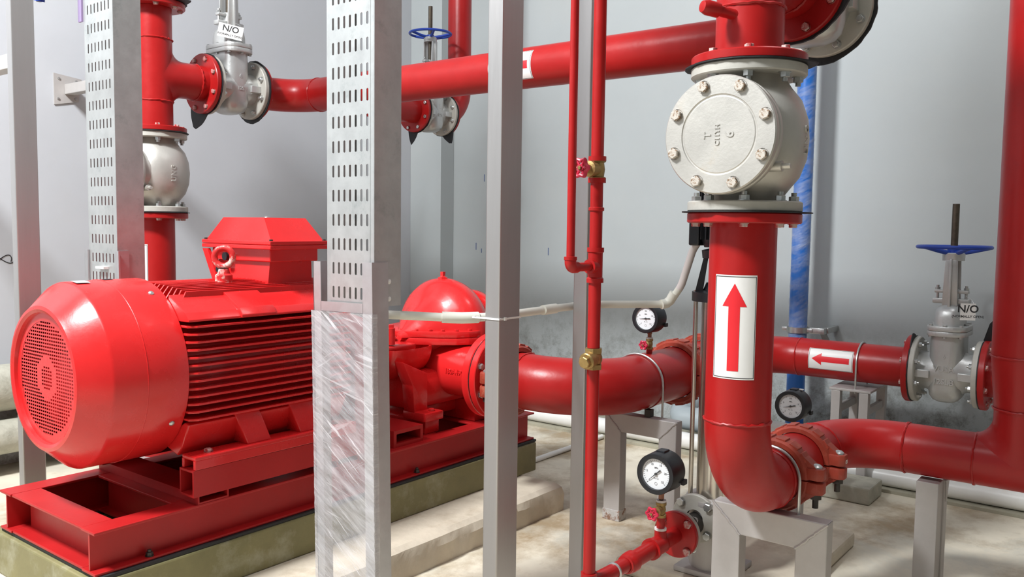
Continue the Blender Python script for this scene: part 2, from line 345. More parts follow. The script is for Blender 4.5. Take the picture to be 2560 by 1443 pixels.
def arrow_label(parent, o, ax, r, ref, half_u, L, point=1, border=True):
    # printed sticker wrapped on a pipe; o = middle of the label on the pipe axis, arrow points along point*ax
    h = L/2; b = MB().patch(o, ax, r+0.0008, lambda a: -h, lambda a: h, -half_u, half_u, 20, ref); lab = obj('arrow_label', b, 'label', parent, label='white sticker with a red flow arrow')
    bw = half_u*0.56; hw = half_u*0.26; b = MB(); n0 = h*0.84; n1 = h*0.40; e = 0.0014
    fl = lambda x: (lambda a: point*x if not callable(x) else point*x(a))
    b.patch(o, ax, r+e, lambda a: -point*n0, lambda a: point*(n1+0.001), -hw, hw, 10, ref)
    b.patch(o, ax, r+e, lambda a: point*n1, lambda a: point*(n1+(n0-n1)*(1-abs(a)/bw)), -bw, bw, 16, ref)
    obj('arrow', b, 'lred', lab, 0)
    if border:
        b = MB(); iu = half_u*0.955; ih = h*0.975; tu = half_u*0.03; th = tu*r
        b.patch(o, ax, r+e, lambda a: -ih, lambda a: -ih+th, -iu, iu, 20, ref); b.patch(o, ax, r+e, lambda a: ih-th, lambda a: ih, -iu, iu, 20, ref)
        for s_ in (-1, 1): b.patch(o, ax, r+e, lambda a: -ih, lambda a: ih, s_*iu-tu/2, s_*iu+tu/2, 2, ref)
        obj('border_line', b, 'ink', lab, 0)
    return lab

# ------------------------------------------------------------------ setting
struct('floor', MB().box((-3.5, -6.4, -0.1), (4.85, 4.65, 0)), 'floor')
struct('wall_back', MB().box((4.65, -6.4, 0), (4.85, 4.65, 4.8)), 'wall')
struct('wall_left', MB().box((-3.5, 4.45, 0), (4.65, 4.65, 4.8)), 'wallw')
struct('wall_right', MB().box((-3.5, -6.4, 0), (4.65, -6.2, 4.8)), 'wall')
struct('wall_front', MB().box((-3.7, -6.4, 0), (-3.5, 0.6, 4.8)), 'wall')  # unseen wall, stopped short so sky light enters from the left only
struct('ceiling', MB().box((-3.5, -6.4, 4.8), (4.85, 4.65, 4.95)), 'wallw')
struct('trim_1', MB().box((4.51, 4.15, 0), (4.65, 4.45, 4.8), 0.003), 'wall')
# marks left on the walls
b = MB()
for y, z, l in ((3.86, 1.50, 0.05), (3.80, 1.52, 0.045), (3.78, 1.49, 0.03), (3.93, 1.02, 0.05), (3.88, 1.00, 0.03), (3.05, 1.70, 0.05), (3.70, 1.33, 0.03), (3.3, 1.0, 0.05)):
    b.box((4.648, y, z), (4.6495, y+0.006, z+l))
obj('crayon_mark', b, 'scratch', bpy.data.objects['wall_back'], 0)
b = MB(); b.tube([(1.74+0.035*math.cos(t)*1.6-0.04*t*0.05, 4.449, 1.0-0.02*math.sin(2*t)) for t in [k*0.2 for k in range(34)]], 0.0022, 5)
obj('scribble', b, 'ink', bpy.data.objects['wall_left'], 0)
b = MB(); b.prism([(4.07, 0, 0), (4.07, 0, 0.014), (4.09, 0, 0.018), (4.65, 0, 0.018), (4.65, 0, 0)], (0, 10.55, 0)); b2 = b
for v_ in b.bm.verts: v_.co.y -= 6.1
struct('trim_2', b, 'kerb')
# concrete step, uneven chipped front edge
b = MB(); n = 60; x0, x1 = 0.3, 2.93; rows = []
for i in range(n+1):
    x = x0+(x1-x0)*i/n; j = random.uniform(-0.006, 0.006); k = random.uniform(0, 0.012)
    rows.append([b.v((x, 1.985+random.uniform(-0.003, 0.003), 0)), b.v((x, 1.985+j, 0.07)), b.v((x, 1.99+k, 0.098-k*0.4)), b.v((x, 2.02, 0.107)), b.v((x, 2.4, 0.107)), b.v((x, 3.1, 0.107)), b.v((x, 3.1, 0))])
b.skin(rows); b.face(rows[0]); b.face(rows[-1][::-1])
tag(obj('concrete_step', b, 'step', None, 20), 'low cream concrete step with chipped edge under the pump plinth', 'step')
b = MB(); b.box((1.06, 2.2, 0.107), (3.03, 2.86, 0.235), 0.006)
tag(obj('pump_plinth', b, 'plinth', None, 20), 'olive stained concrete plinth carrying the red pump skid', 'plinth')
b = MB()
for lo, hi in (((1.075, 2.205, 0.235), (3.035, 2.30, 0.246)), ((1.075, 2.72, 0.235), (3.035, 2.81, 0.246)), ((1.075, 2.3, 0.235), (1.16, 2.72, 0.246)), ((2.95, 2.3, 0.235), (3.035, 2.72, 0.246))): b.box(lo, hi, 0.002)
tag(obj('rubber_pad', b, 'rubber', None, 20), 'thin black rubber strip between the olive plinth and red skid', 'pad')
tag(obj('concrete_block', MB().box((3.82, 0.99, 0.001), (4.02, 1.30, 0.075), 0.008), 'block', None, 20), 'small grey concrete block on floor behind the grooved couplings', 'block')
tag(obj('pump_pad', MB().box((2.50, 0.9, 0.0), (3.3, 1.475, 0.055), 0.012), 'step', None, 20), 'low concrete pad under the slim stainless jockey pump', 'pad')
# ------------------------------------------------------------------ skid frame
base = thing('pump_skid', (1.07, 2.5, 0.246), 'red welded steel beam skid under the electric motor and pump', 'skid')
def ibeam(name, p0, p1, w, z0, z1, parent, m='redflat', tf=0.008, tw=0.007, off=0.0):
    # I-beam from p0 to p1 (xy), flange width w, web shifted sideways by off
    p0 = Vector((*p0, 0)); p1 = Vector((*p1, 0)); L = (p1-p0).length; b = MB(frame(p0, p1-p0))
    b.box((0, -w/2, z1-tf), (L, w/2, z1), 0.002); b.box((0, -w/2, z0), (L, w/2, z0+tf), 0.002); b.box((0.004, off-tw/2, z0+tf), (L-0.004, off+tw/2, z1-tf))
    return obj(name, b, m, parent, 20)
ibeam('side_beam', (1.07, 2.252), (3.03, 2.252), 0.075, 0.246, 0.366, base)
ibeam('side_beam', (1.07, 2.765), (3.03, 2.765), 0.075, 0.246, 0.366, base)
ibeam('end_beam', (1.116, 2.2905), (1.116, 2.7265), 0.085, 0.246, 0.3655, base, off=-0.012)
ibeam('end_beam', (2.985, 2.2905), (2.985, 2.7265), 0.085, 0.246, 0.3655, base)
for x in (1.37, 2.44, 2.72): ibeam('cross_beam', (x, 2.2905), (x, 2.7265), 0.07, 0.2465, 0.3655, base)
def hollow(name, lo, hi, t, axis, parent, m='redflat'):
    lo = Vector(lo); hi = Vector(hi); b = MB(); i, j = [k for k in range(3) if k != axis]
    for k, side in ((i, 0), (i, 1), (j, 0), (j, 1)):
        a = lo.copy(); c = hi.copy()
        if side == 0: c[k] = lo[k]+t
        else: a[k] = hi[k]-t
        if k == j: a[i] += t; c[i] -= t
        b.box(a, c)
    return obj(name, b, m, parent, 20)
hollow('cross_channel', (1.375, 2.216, 0.366), (1.478, 2.80, 0.394), 0.005, 1, base)
hollow('motor_rail', (1.352, 2.2, 0.394), (2.02, 2.272, 0.473), 0.006, 0, base)
hollow('motor_rail', (1.352, 2.73, 0.394), (2.02, 2.802, 0.473), 0.006, 0, base)
hollow('cross_channel', (1.90, 2.216, 0.366), (2.0, 2.80, 0.394), 0.005, 1, base)
hollow('guard_stool', (2.19, 2.24, 0.366), (2.345, 2.76, 0.43), 0.014, 1, base)
for x, y in ((2.30, 2.235), (1.33, 2.236)):
    bolt(base, (x-0.1 if x < 2 else x, 2.228, 0.255), Z_, 0.010, 'dark', 'stud', name='anchor_bolt')

# ------------------------------------------------------------------ electric motor
MY, MZ = 2.5, 0.745
mot = thing('electric_motor', (1.66, MY, 0.473), 'large red finned electric motor with perforated fan cover', 'motor')
b = MB(); b.lathe((0, MY, MZ), X_, [(1.085, 0.185), (1.075, 0.187), (1.070, 0.196), (1.072, 0.206), (1.082, 0.214), (1.138, 0.266), (1.146, 0.270), (1.232, 0.2705), (1.236, 0.272), (1.36, 0.272), (1.36, 0.262), (1.30, 0.262)], 96)
fan = obj('fan_cover', b, 'redm', mot, 40)
b = MB(); b.torus((1.237, MY, MZ), X_, 0.2712, 0.0018, 96, 6); obj('cover_seam', b, 'redm', fan)
# perforated grille: real rectangular holes
b = MB(); nz = 35; ny = 27; R = 0.172; dz = 2*R/nz; dy = 2*R/ny
def cellpos(i): return -R+dy*i
for i in range(ny):
    for j in range(nz):
        y0, y1, z0, z1 = -R+dy*i, -R+dy*(i+1), -R+dz*j, -R+dz*(j+1); yc, zc = (y0+y1)/2, (z0+z1)/2; rr = math.hypot(yc, zc)
        if rr > 0.20: continue
        x = 1.0852
        o4 = [b.v((x, MY+p, MZ+q)) for p, q in ((y0, z0), (y1, z0), (y1, z1), (y0, z1))]
        hole = rr < 0.160 and not (0.033 < rr < 0.062)
        if not hole: b.face(o4); continue
        m_y, m_z = dy*0.13, dz*0.25
        i4 = [b.v((x, MY+p, MZ+q)) for p, q in ((y0+m_y, z0+m_z), (y1-m_y, z0+m_z), (y1-m_y, z1-m_z), (y0+m_y, z1-m_z))]
        for k in range(4): b.face((o4[k], o4[(k+1) % 4], i4[(k+1) % 4], i4[k]))
bmesh.ops.remove_doubles(b.bm, verts=b.bm.verts[:], dist=1e-5)
g = obj('fan_grille', b, 'redm', fan, 0); g['kind'] = 'stuff'
b = MB(); b.lathe((0, MY, MZ), X_, [(1.0845, 0.162), (1.0845, 0.188)], 72); obj('grille_rim', b, 'redm', fan)
obj('cooling_fan', MB().lathe((1.14, MY, MZ), X_, [(0, 0), (0, 0.17), (0.05, 0.17), (0.05, 0)], 40), 'redm', fan)
for a in (40, 130, 220, 310):
    ar = math.radians(a+170); bolt(fan, (1.325, MY+0.272*math.cos(ar), MZ+0.272*math.sin(ar)), (0, math.cos(ar), math.sin(ar)), 0.007, 'zinc', 'round', name='cover_screw')
b = MB(); b.lathe((0, MY, MZ), X_, [(1.34, 0), (1.34, 0.236), (1.36, 0.245), (1.96, 0.245), (1.98, 0.236), (2.0, 0.19), (2.03, 0.12), (2.05, 0.05), (2.05, 0)], 64); obj('motor_body', b, 'redm', mot, 40)
fz = [0.887-0.0227*k for k in range(13)]
for k, z in enumerate(fz):
    for s_ in (-1, 1):
        dyi = math.sqrt(max(0.0, 0.243**2-(z-MZ)**2)); y0 = MY+s_*(dyi-0.012); y1 = MY+s_*0.279
        b = MB(); t = 0.0032
        b.prism([(1.362, y0, z-t), (1.362, MY+s_*0.262, z-t), (1.385, y1, z-t), (1.965, y1, z-t), (1.965, y0, z-t)], (0, 0, 2*t), 0.001)
        obj('cooling_fin', b, 'redm', mot, 20)
for k in range(10):
    for s_ in (-1, 1):
        y = MY+s_*(0.012+0.0185*k); zt = MZ+0.258-0.0006*k*k*0.4; zb = MZ+math.sqrt(0.243**2-(y-MY)**2)-0.012; t = 0.003
        ch = 0.02+0.003*k
        b = MB(); b.prism([(1.362, y-t, zb), (1.362, y-t, zb+0.014), (1.375, y-t, zb+0.016), (1.362+ch, y-t, zt), (1.962, y-t, zt), (1.962, y-t, zb)], (0, 2*t, 0), 0.001)
        obj('top_fin', b, 'redm', mot, 20)
for s_ in (-1, 1):
    q = lambda d: MY+s_*d
    b = MB(); b.prism([(1.362, q(0.165), 0.975), (1.362, q(0.255), 0.928), (1.362, q(0.272), 0.908), (1.362, q(0.272), 0.902), (1.362, q(0.16), 0.9)], (0.603, 0, 0), 0.002); obj('shoulder', b, 'redm', mot, 20)
    b = MB(); b.prism([(1.535, q(0.17), 0.982), (1.535, q(0.262), 0.934), (1.535, q(0.279), 0.912), (1.535, q(0.279), 0.903), (1.535, q(0.17), 0.905)], (0.125, 0, 0), 0.002); obj('name_plate_pad', b, 'redm', mot, 20)
    b = MB(); b.prism([(1.362, q(0.24), 0.605), (1.362, q(0.262), 0.60), (1.362, q(0.225), 0.525), (1.362, q(0.20), 0.50), (1.362, q(0.10), 0.53)], (0.6, 0, 0), 0.004); obj('lower_flank', b, 'redm', mot, 20)
    b = MB()
    ylo, yhi = sorted((q(0.232), q(0.302)))
    b.box((1.357, ylo, 0.4995), (1.97, yhi, 0.513), 0.004); b.box((1.357, ylo, 0.474), (1.97, ylo+0.012, 0.502), 0.002); b.box((1.357, yhi-0.012, 0.474), (1.97, yhi, 0.502), 0.002)
    obj('foot', b, 'redm', mot, 20)
    for x in (1.515, 1.715):
        w = 0.088 if x < 1.6 else 0.115
        b = MB(); b.prism([(x, q(0.18), 0.62), (x, q(0.262), 0.615), (x+0.03, q(0.287), 0.512), (x+0.03, q(0.18), 0.512)], (w, 0, 0), 0.004); obj('foot_rib', b, 'redm', mot, 20)
    for x in (1.42, 1.90): bolt(mot, (x, q(0.27), 0.513), Z_, 0.012, 'redb', 'head', name='foot_bolt')
for x0_, x1_, a_, da_, m_ in ((1.15, 1.19, 0.12, 0.07, 'tape'), (1.245, 1.275, 0.02, 0.05, 'black')):
    obj('tape_patch', MB().patch((0, MY, MZ), X_, 0.2735, lambda t, p=x0_: p, lambda t, p=x1_: p, a_-da_, a_+da_, 6, (0, 0, 1)), m_, fan, 0)
# lifting eye
eye = obj('eyebolt', MB().torus((1.615, 2.435, 1.078), (0.75, 0.62, 0), 0.0295, 0.0105, 40, 14).lathe((1.615, 2.435, 0.985), Z_, [(0, 0.028), (0.035, 0.027), (0.04, 0.02), (0.055, 0.016)], 24), mat('worn_red_paint', (0.55, 0.02, 0.02), 0.45, 0, 0.1, 30, 0.1, 80, tint=(0.7, 0.6, 0.52), tamt=0.9, tscale=28, tlo=0.5, thi=0.62), mot)
# terminal box
def rect(x0, x1, y0, y1, z): return [(x0, y0, z), (x1, y0, z), (x1, y1, z), (x0, y1, z)]
def frus(b, r0, r1, bev=0.0):
    a = [b.v(p) for p in r0]; c = [b.v(p) for p in r1]; b.face(a); b.face(c)
    for i in range(4): b.face((a[i], a[(i+1) % 4], c[(i+1) % 4], c[i]))
b = MB(); frus(b, rect(1.728, 1.912, 2.36, 2.64, 0.965), rect(1.735, 1.905, 2.355, 2.645, 1.064)); b.box((1.722, 2.335, 1.062), (1.918, 2.665, 1.108), 0.004)
tb = obj('terminal_box', b, 'redm', mot, 20)
b = MB(); b.box((1.70, 2.305, 1.104), (1.94, 2.695, 1.118), 0.003); b.box((1.70, 2.305, 1.1185), (1.94, 2.695, 1.132), 0.003)
frus(b, rect(1.712, 1.928, 2.318, 2.682, 1.1315), rect(1.735, 1.905, 2.385, 2.615, 1.208)); lid = obj('box_lid', b, 'redm', tb, 20)
for x in (1.711, 1.929):
    for y in (2.316, 2.684): bolt(tb, (x, y, 1.132), Z_, 0.006, 'dark', 'head', name='lid_screw')
bolt(tb, (1.83, 2.5, 1.208), Z_, 0.008, 'zinc', 'round', name='lid_screw')
obj('cable_gland', MB().cyl((1.70, 2.56, 1.075), (1.735, 2.56, 1.075), 0.014), 'black', tb); obj('cable_gland', MB().cyl((1.70, 2.60, 1.03), (1.73, 2.60, 1.03), 0.012), 'black', tb)
obj('box_strut', MB().prism([(1.70, 2.66, 1.10), (1.70, 2.69, 1.10), (1.70, 2.63, 0.99), (1.70, 2.60, 0.99)], (0.012, 0, 0)), 'redm', tb, 0)

# ------------------------------------------------------------------ coupling guard
gd = thing('coupling_guard', (2.1, 2.5, 0.367), 'red sheet guard over the shaft coupling between motor and pump', 'guard')
prof = [(2.30, 0.44), (2.30, 0.76)]+[(2.5-0.2*math.cos(a), 0.76+0.09*math.sin(a)) for a in [PI*k/12 for k in range(13)]]+[(2.70, 0.76), (2.70, 0.44)]
b = MB(); b.prism([(2.055, y, z) for y, z in prof], (0.13, 0, 0)); obj('guard_shell', b, 'redflat', gd, 30)
b = MB(); b.box((2.187, 2.288, 0.4305), (2.196, 2.712, 0.79), 0.002); obj('guard_plate', b, 'redflat', gd, 20)

# ------------------------------------------------------------------ split case pump
pump = thing('split_case_pump', (2.6, 2.5, 0.366), 'red horizontal split-case pump with domed casing and side flange', 'pump')
PZ = 0.7285
dome = [(2.47, 0.0), (2.47, 0.02), (2.50, 0.04), (2.53, 0.072), (2.56, 0.098), (2.595, 0.122), (2.62, 0.140), (2.64, 0.162), (2.66, 0.190), (2.69, 0.218), (2.72, 0.2325), (2.75, 0.2345), (2.785, 0.224), (2.82, 0.198), (2.85, 0.174), (2.87, 0.164)]
b = MB(); b.lathe((0, 2.5, PZ), X_, dome, 48, 0, PI); cas = obj('upper_casing', b, 'redm', pump, 50)
b = MB(); b.lathe((0, 2.5, PZ), X_, [(t, r*0.78) for t, r in dome], 48, PI, 2*PI); obj('lower_casing', b, 'redm', pump, 50)
b = MB(); b.lathe((0, 2.5, 0.735), X_, [(2.845, 0.05), (2.845, 0.150), (2.85, 0.153), (2.895, 0.153), (2.90, 0.150), (2.90, 0.165), (2.905, 0.168), (2.935, 0.168), (2.94, 0.165), (2.94, 0.06), (3.0, 0.055), (3.0, 0)], 64); obj('bearing_housing', b, 'redm', pump, 40)
def rrect(x0, x1, y0, y1, r, z, n=6):
    out = []
    for cx, cy_, a in ((x1-r, y1-r, 0), (x0+r, y1-r, PI/2), (x0+r, y0+r, PI), (x1-r, y0+r, 1.5*PI)):
        out += [(cx+r*math.cos(a+PI/2*k/n), cy_+r*math.sin(a+PI/2*k/n), z) for k in range(n+1)]
    return out
slab = [(2.46, 2.64), (2.46, 2.53), (2.475, 2.50), (2.50, 2.45), (2.56, 2.36), (2.61, 2.305), (2.655, 2.278), (2.70, 2.27), (2.90, 2.27), (2.925, 2.295), (2.925, 2.705), (2.90, 2.73), (2.70, 2.73), (2.62, 2.71), (2.52, 2.68)]
b = MB(); b.prism([(x, y, 0.7295) for x, y in slab], (0, 0, 0.026), 0.004); up = obj('upper_joint_flange', b, 'redm', pump, 30)
b = MB(); b.prism([(x, y, 0.700) for x, y in slab], (0, 0, 0.0285), 0.004); obj('lower_joint_flange', b, 'redm', pump, 30)
for x, y in ((2.485, 2.56), (2.495, 2.505), (2.525, 2.45), (2.555, 2.405), (2.585, 2.362), (2.625, 2.322), (2.68, 2.297), (2.75, 2.292), (2.83, 2.292), (2.90, 2.32)): bolt(up, (x, y, 0.7555), Z_, 0.009, 'redm')
for x in (2.2, ): obj('joint_bolt', MB().lathe((2.345, 2.42, 0.72), Z_, [(0, 0), (0, 0.019), (0.065, 0.019), (0.067, 0.012)], 20).lathe((2.345, 2.42, 0.786), Z_, [(0, 0.014), (0.012, 0.014), (0.014, 0)], 6), 'redm', pump)
b = MB(); b.lathe((2.735, 2.5, 0.957), Z_, [(0, 0.022), (0.010, 0.022), (0.012, 0.012), (0.016, 0.010)], 6); b.box((2.727, 2.492, 0.971), (2.743, 2.508, 0.990), 0.001); obj('vent_plug', b, 'redm', pump, 20)
# nozzle towards the camera and its flange
NX, NZ = 2.665, 0.588
b = MB(); b.lathe((NX, 2.52, NZ), -Y_, [(-0.1, 0), (-0.1, 0.10), (0, 0.112), (0.08, 0.110), (0.14, 0.107), (0.20, 0.106), (0.28, 0.106), (0.325, 0.11), (0.338, 0.125)], 56); nz_ = obj('discharge_nozzle', b, 'redm', pump, 50)
flange(pump, (NX, 2.182-0.034, NZ), Y_, 0.170, 0.034, 'redm', 0.05, 8, 0.013, 'zinc')
text(pump, 'cast_number', '180A490', 0.027, 0.002, frame((NX-0.1065, 2.275, NZ+0.012), (0, -1, 0), (0.1, 0, 1)) @ Matrix.Rotation(PI/2, 4, 'X'), 'redm')
# lower casing, arch leg and feet
b = MB(); b.lathe((0, 2.5, 0.70), X_, [(2.31, 0), (2.31, 0.10), (2.33, 0.125), (2.37, 0.135), (2.46, 0.135), (2.54, 0.12), (2.54, 0)], 48, PI, 2*PI); b.box((2.315, 2.40, 0.69), (2.47, 2.60, 0.715), 0.006); obj('suction_casing', b, 'redm', pump, 50)
b = MB(); b.box((2.40, 2.36, 0.45), (2.84, 2.64, 0.60), 0.03); obj('casing_base', b, 'redm', pump, 40)
for y0, y1 in ((2.275, 2.40), (2.60, 2.725)):
    b = MB(); b.box((2.395, y0, 0.42), (2.50, y1, 0.455), 0.006); yy = y0+0.06 if y0 < 2.5 else y0; b.prism([(2.395, yy, 0.45), (2.47, yy, 0.45), (2.47, yy, 0.60), (2.33, yy, 0.66), (2.385, yy, 0.56)], (0, 0.06, 0), 0.004)
    f_ = obj('foot', b, 'redm', pump, 30); bolt(f_, (2.455, y0+0.025, 0.455), Z_, 0.012, 'redm')
obj('pedestal', MB().box((2.43, 2.41, 0.4), (2.86, 2.59, 0.46), 0.01), 'redm', pump, 30)
b = MB(); b.box((2.42, 2.30, 0.366), (2.50, 2.70, 0.4205), 0.004); obj('pedestal', MB().box((2.72, 2.30, 0.366), (2.84, 2.70, 0.455), 0.004), 'redm', pump, 30); obj('pedestal', b, 'redm', pump, 30)
b = MB(); b.cyl((2.455, 2.515, 0.728), (2.437, 2.505, 0.728), 0.011, seg=12).cyl((2.437, 2.505, 0.728), (2.422, 2.497, 0.728), 0.007, seg=6); obj('drain_cock', b, 'zinc', pump)
# ------------------------------------------------------------------ valve builders
def gasket(parent, c, ax, R, flaps=(), t=0.004, wob=0.03):
    c = Vector(c); ax, u, w = basis(ax); n = 64; pts = []
    for i in range(n):
        a = 2*PI*i/n; r = R*(1+random.uniform(-wob, wob)*0.4)
        for fa, ex, wd in flaps:
            d = abs((a-fa+PI) % (2*PI)-PI)
            if d < wd: r += ex*(1-d/wd)
        pts.append(c+u*(r*math.cos(a))+w*(r*math.sin(a)))
    b = MB(); b.prism([p-ax*(t/2) for p in pts], ax*t); return obj('gasket', b, 'rubber', parent, 30)

def handwheel(parent, T, R, m, r=0.012, spokes=5, dish=0.03):
    b = MB(T); b.torus((0, 0, 0), Z_, R-r, r, 56, 10); w = obj('handwheel', b, m, parent)
    b = MB(T); b.lathe((0, 0, -dish), Z_, [(-0.012, 0), (-0.012, 0.028), (0.02, 0.026), (0.024, 0.018), (0.024, 0)], 24); obj('hub', b, m, w)
    for k in range(spokes):
        a = 2*PI*k/spokes+0.3; b = MB(T); ca, sa = math.cos(a), math.sin(a)
        b.tube([(0.02*ca, 0.02*sa, -dish+0.004), (R*0.5*ca, R*0.5*sa, -dish*0.55), ((R-r)*ca, (R-r)*sa, 0)], [0.011, 0.009, 0.009], 10); obj('spoke', b, m, w)
    return w

def gate_valve(T, k, label, wheel=True, texts=(), bolts='zinc', group=None):
    v = thing('gate_valve', T.translation, label, 'valve', group); Ts = T @ Matrix.Scale(k, 4)
    P = lambda *p: Ts @ Vector(p)
    ux, uz = (T.to_3x3() @ X_), (T.to_3x3() @ Z_)
    b = MB(Ts)   # oval body with a rounded bottom
    prof = [(-0.128, 0), (-0.128, 0.5), (-0.118, 0.75), (-0.10, 0.92), (-0.07, 1.0), (0.10, 1.0), (0.165, 0.98)]
    ring = rrect(-0.066, 0.066, -0.095, 0.095, 0.05, 0); rings = []
    for z, f in prof: rings.append([b.v((0, 0, z))] if f == 0 else [b.v((x*f, y*f, z)) for x, y, _ in ring])
    b.skin(rings); b.lathe((0, 0, 0), X_, [(-0.12, 0.084), (-0.08, 0.082), (-0.055, 0.095), (0.055, 0.095), (0.08, 0.082), (0.12, 0.084)], 48)
    body = obj('valve_body', b, 'silver', v, 50)
    for s_ in (-1, 1):
        b = MB(Ts); b.box((s_*0.085-0.03, -0.106, -0.022), (s_*0.085+0.03, -0.07, 0.012), 0.003); obj('body_lug', b, 'silver', v, 20)
        flange(v, P(s_*0.1335, 0, 0), -ux*s_, 0.1425*k, 0.023*k, 'castf', 0.07*k, 8, 0.0115*k, bolts, 'stud')
    ring2 = rrect(-0.078, 0.078, -0.122, 0.122, 0.06, 0)
    b = MB(Ts); b.prism([(x, y, 0.162) for x, y, _ in ring2], (0, 0, 0.021), 0.003); bf = obj('body_collar', b, 'silver', v, 30)
    b = MB(Ts); b.prism([(x, y, 0.1838) for x, y, _ in ring2], (0, 0, 0.021), 0.003); cf = obj('bonnet_collar', b, 'silver', v, 30)
    for x, y in ((-0.058, -0.088), (0, -0.108), (0.058, -0.088), (-0.064, 0), (0.064, 0), (-0.058, 0.088), (0, 0.108), (0.058, 0.088)):
        bolt(bf, P(x, y, 0.162), -uz, 0.0085*k, bolts); bolt(cf, P(x, y, 0.2048), uz, 0.0085*k, bolts)
    b = MB(Ts); rings = []
    for z, f in ((0.2048, 1.0), (0.24, 0.98), (0.265, 0.92), (0.283, 0.78), (0.293, 0.5), (0.296, 0)):
        rings.append([b.v((0, 0, z))] if f == 0 else [b.v((x*f*0.98, y*f, z)) for x, y, _ in rrect(-0.058, 0.058, -0.085, 0.085, 0.045, 0)])
    b.skin(rings); obj('bonnet', b, 'silver', v, 50)
    b = MB(Ts); b.prism([(-0.072, -0.022, 0.297), (0.072, -0.022, 0.297), (0.072, 0.022, 0.297), (-0.072, 0.022, 0.297)], (0, 0, 0.022), 0.004)
    b.prism([(-0.066, -0.016, 0.342), (0.066, -0.016, 0.342), (0.066, 0.016, 0.342), (-0.066, 0.016, 0.342)], (0, 0, 0.014), 0.003); b.cyl((0, 0, 0.28), (0, 0, 0.36), 0.028)
    gl = obj('gland', b, 'silver', v, 30)
    for s_ in (-1, 1):
        b = MB(Ts); b.cyl((s_*0.056, 0, 0.315), (s_*0.056, 0, 0.375), 0.006, seg=10).lathe((s_*0.056, 0, 0.356), Z_, [(0, 0.011), (0.01, 0.011), (0.01, 0)], 6); obj('gland_bolt', b, bolts, gl)
        b = MB(Ts)   # yoke arm: curved T-section plate
        b.prism([(-0.030, s_*0.030, 0.29), (0.030, s_*0.030, 0.29), (0.024, s_*0.034, 0.485), (-0.024, s_*0.034, 0.485)], (0, s_*0.010, 0), 0.002)
        b.prism([(-0.005, s_*0.038, 0.275), (-0.005, s_*0.058, 0.275), (-0.005, s_*0.05, 0.49), (-0.005, s_*0.038, 0.49)], (0.010, 0, 0), 0.002); obj('yoke_arm', b, 'silver', v, 30)
    b = MB(Ts); b.lathe((0, 0, 0.482), Z_, [(0, 0), (0, 0.044), (0.03, 0.045), (0.034, 0.04), (0.034, 0)], 24); obj('yoke_head', b, 'silver', v)
    b = MB(Ts); b.cyl((0, 0, 0.29), (0, 0, 0.725), 0.0145, seg=16); obj('stem', b, 'stem', v)
    if wheel: handwheel(v, Ts @ Matrix.Translation((0, 0, 0.540)), 0.150, 'blue', 0.0085)
    for txt, z, size in texts:
        TT = Ts @ Matrix.Translation((0, -0.0955, z)) @ Matrix.Rotation(PI/2, 4, 'X'); text(v, 'cast_lettering', txt, size, 0.0025, TT, 'silver')
    return v

def check_valve(T, label):
    # vertical flow along local z, round cover towards local -x
    v = thing('check_valve', T.translation, label, 'valve'); P = lambda *p: T @ Vector(p); ux = T.to_3x3() @ X_
    b = MB(T); b.lathe((0, 0, 0), Z_, [(-0.165, 0.088), (-0.15, 0.09), (-0.125, 0.108), (-0.095, 0.132), (-0.05, 0.148), (0, 0.1525), (0.05, 0.148), (0.095, 0.132), (0.125, 0.108), (0.15, 0.092), (0.165, 0.088)], 64)
    obj('valve_body', b, 'cast', v, 60)
    b = MB(T); b.lathe((0, 0, 0), -X_, [(0.02, 0.128), (0.06, 0.126), (0.10, 0.124), (0.122, 0.124), (0.122, 0.139), (0.126, 0.142), (0.142, 0.142), (0.145, 0.139), (0.145, 0.1)], 64); obj('cover_neck', b, 'cast', v, 50)
    b = MB(T); b.lathe((-0.1465, 0, 0), -X_, [(0, 0.05), (0, 0.140), (0.002, 0.142), (0.018, 0.142), (0.0215, 0.139), (0.0215, 0.097), (0.0195, 0.095), (0.0192, 0.0925), (0.0205, 0.090), (0.0205, 0)], 72); cv = obj('cover', b, 'cast', v, 25)
    for k in range(8):
        a = PI/8+k*PI/4+0.05; bolt(cv, P(-0.168, 0.122*math.cos(a), 0.122*math.sin(a)), -ux, 0.0135, 'rustbolt', 'head', 0.3*k)
    TT = T @ Matrix.Translation((-0.167, 0, 0.0)) @ Matrix.Rotation(-PI/2, 4, 'Z') @ Matrix.Rotation(PI/2, 4, 'X') @ Matrix.Rotation(PI/2, 4, 'Z')
    for txt, dy_, size in (('T', 0.028, 0.026), ('C11YH', 0.003, 0.017), ('6', -0.028, 0.032)):
        b = MB(); text_bm(b, txt, size, 0.002, TT @ Matrix.Translation((0, dy_, 0))); obj('cast_lettering', b, 'cast', cv, 0)
    for s_ in (-1, 1):
        flange(v, P(0, 0, s_*0.181), V(0, 0, -s_), 0.1425, 0.026, 'castf', 0.07, 8, 0.0125, 'zinc', 'stud')
    b = MB(T); b.cyl((-0.105, -0.095, -0.075), (-0.105, -0.135, -0.075), 0.013, seg=12).cyl((-0.105, -0.13, -0.075), (-0.105, -0.155, -0.075), 0.007, seg=6); obj('hinge_plug', b, 'cast', v)
    for i, ch in enumerate('UNG'):
        a = -1.53; r = 0.1515
        for j, (zz, c_) in enumerate(((0.03-0.026*i, 'GNU'[i]),)):
            N_ = Vector((math.cos(a), math.sin(a), 0)); TX = T @ Matrix.Translation(N_*(r-0.001)+Vector((0, 0, zz-0.01))) @ frame((0, 0, 0), (0, 0, 1), N_)
            text(v, 'cast_lettering', c_, 0.03, 0.003, TX, 'cast')
    return v

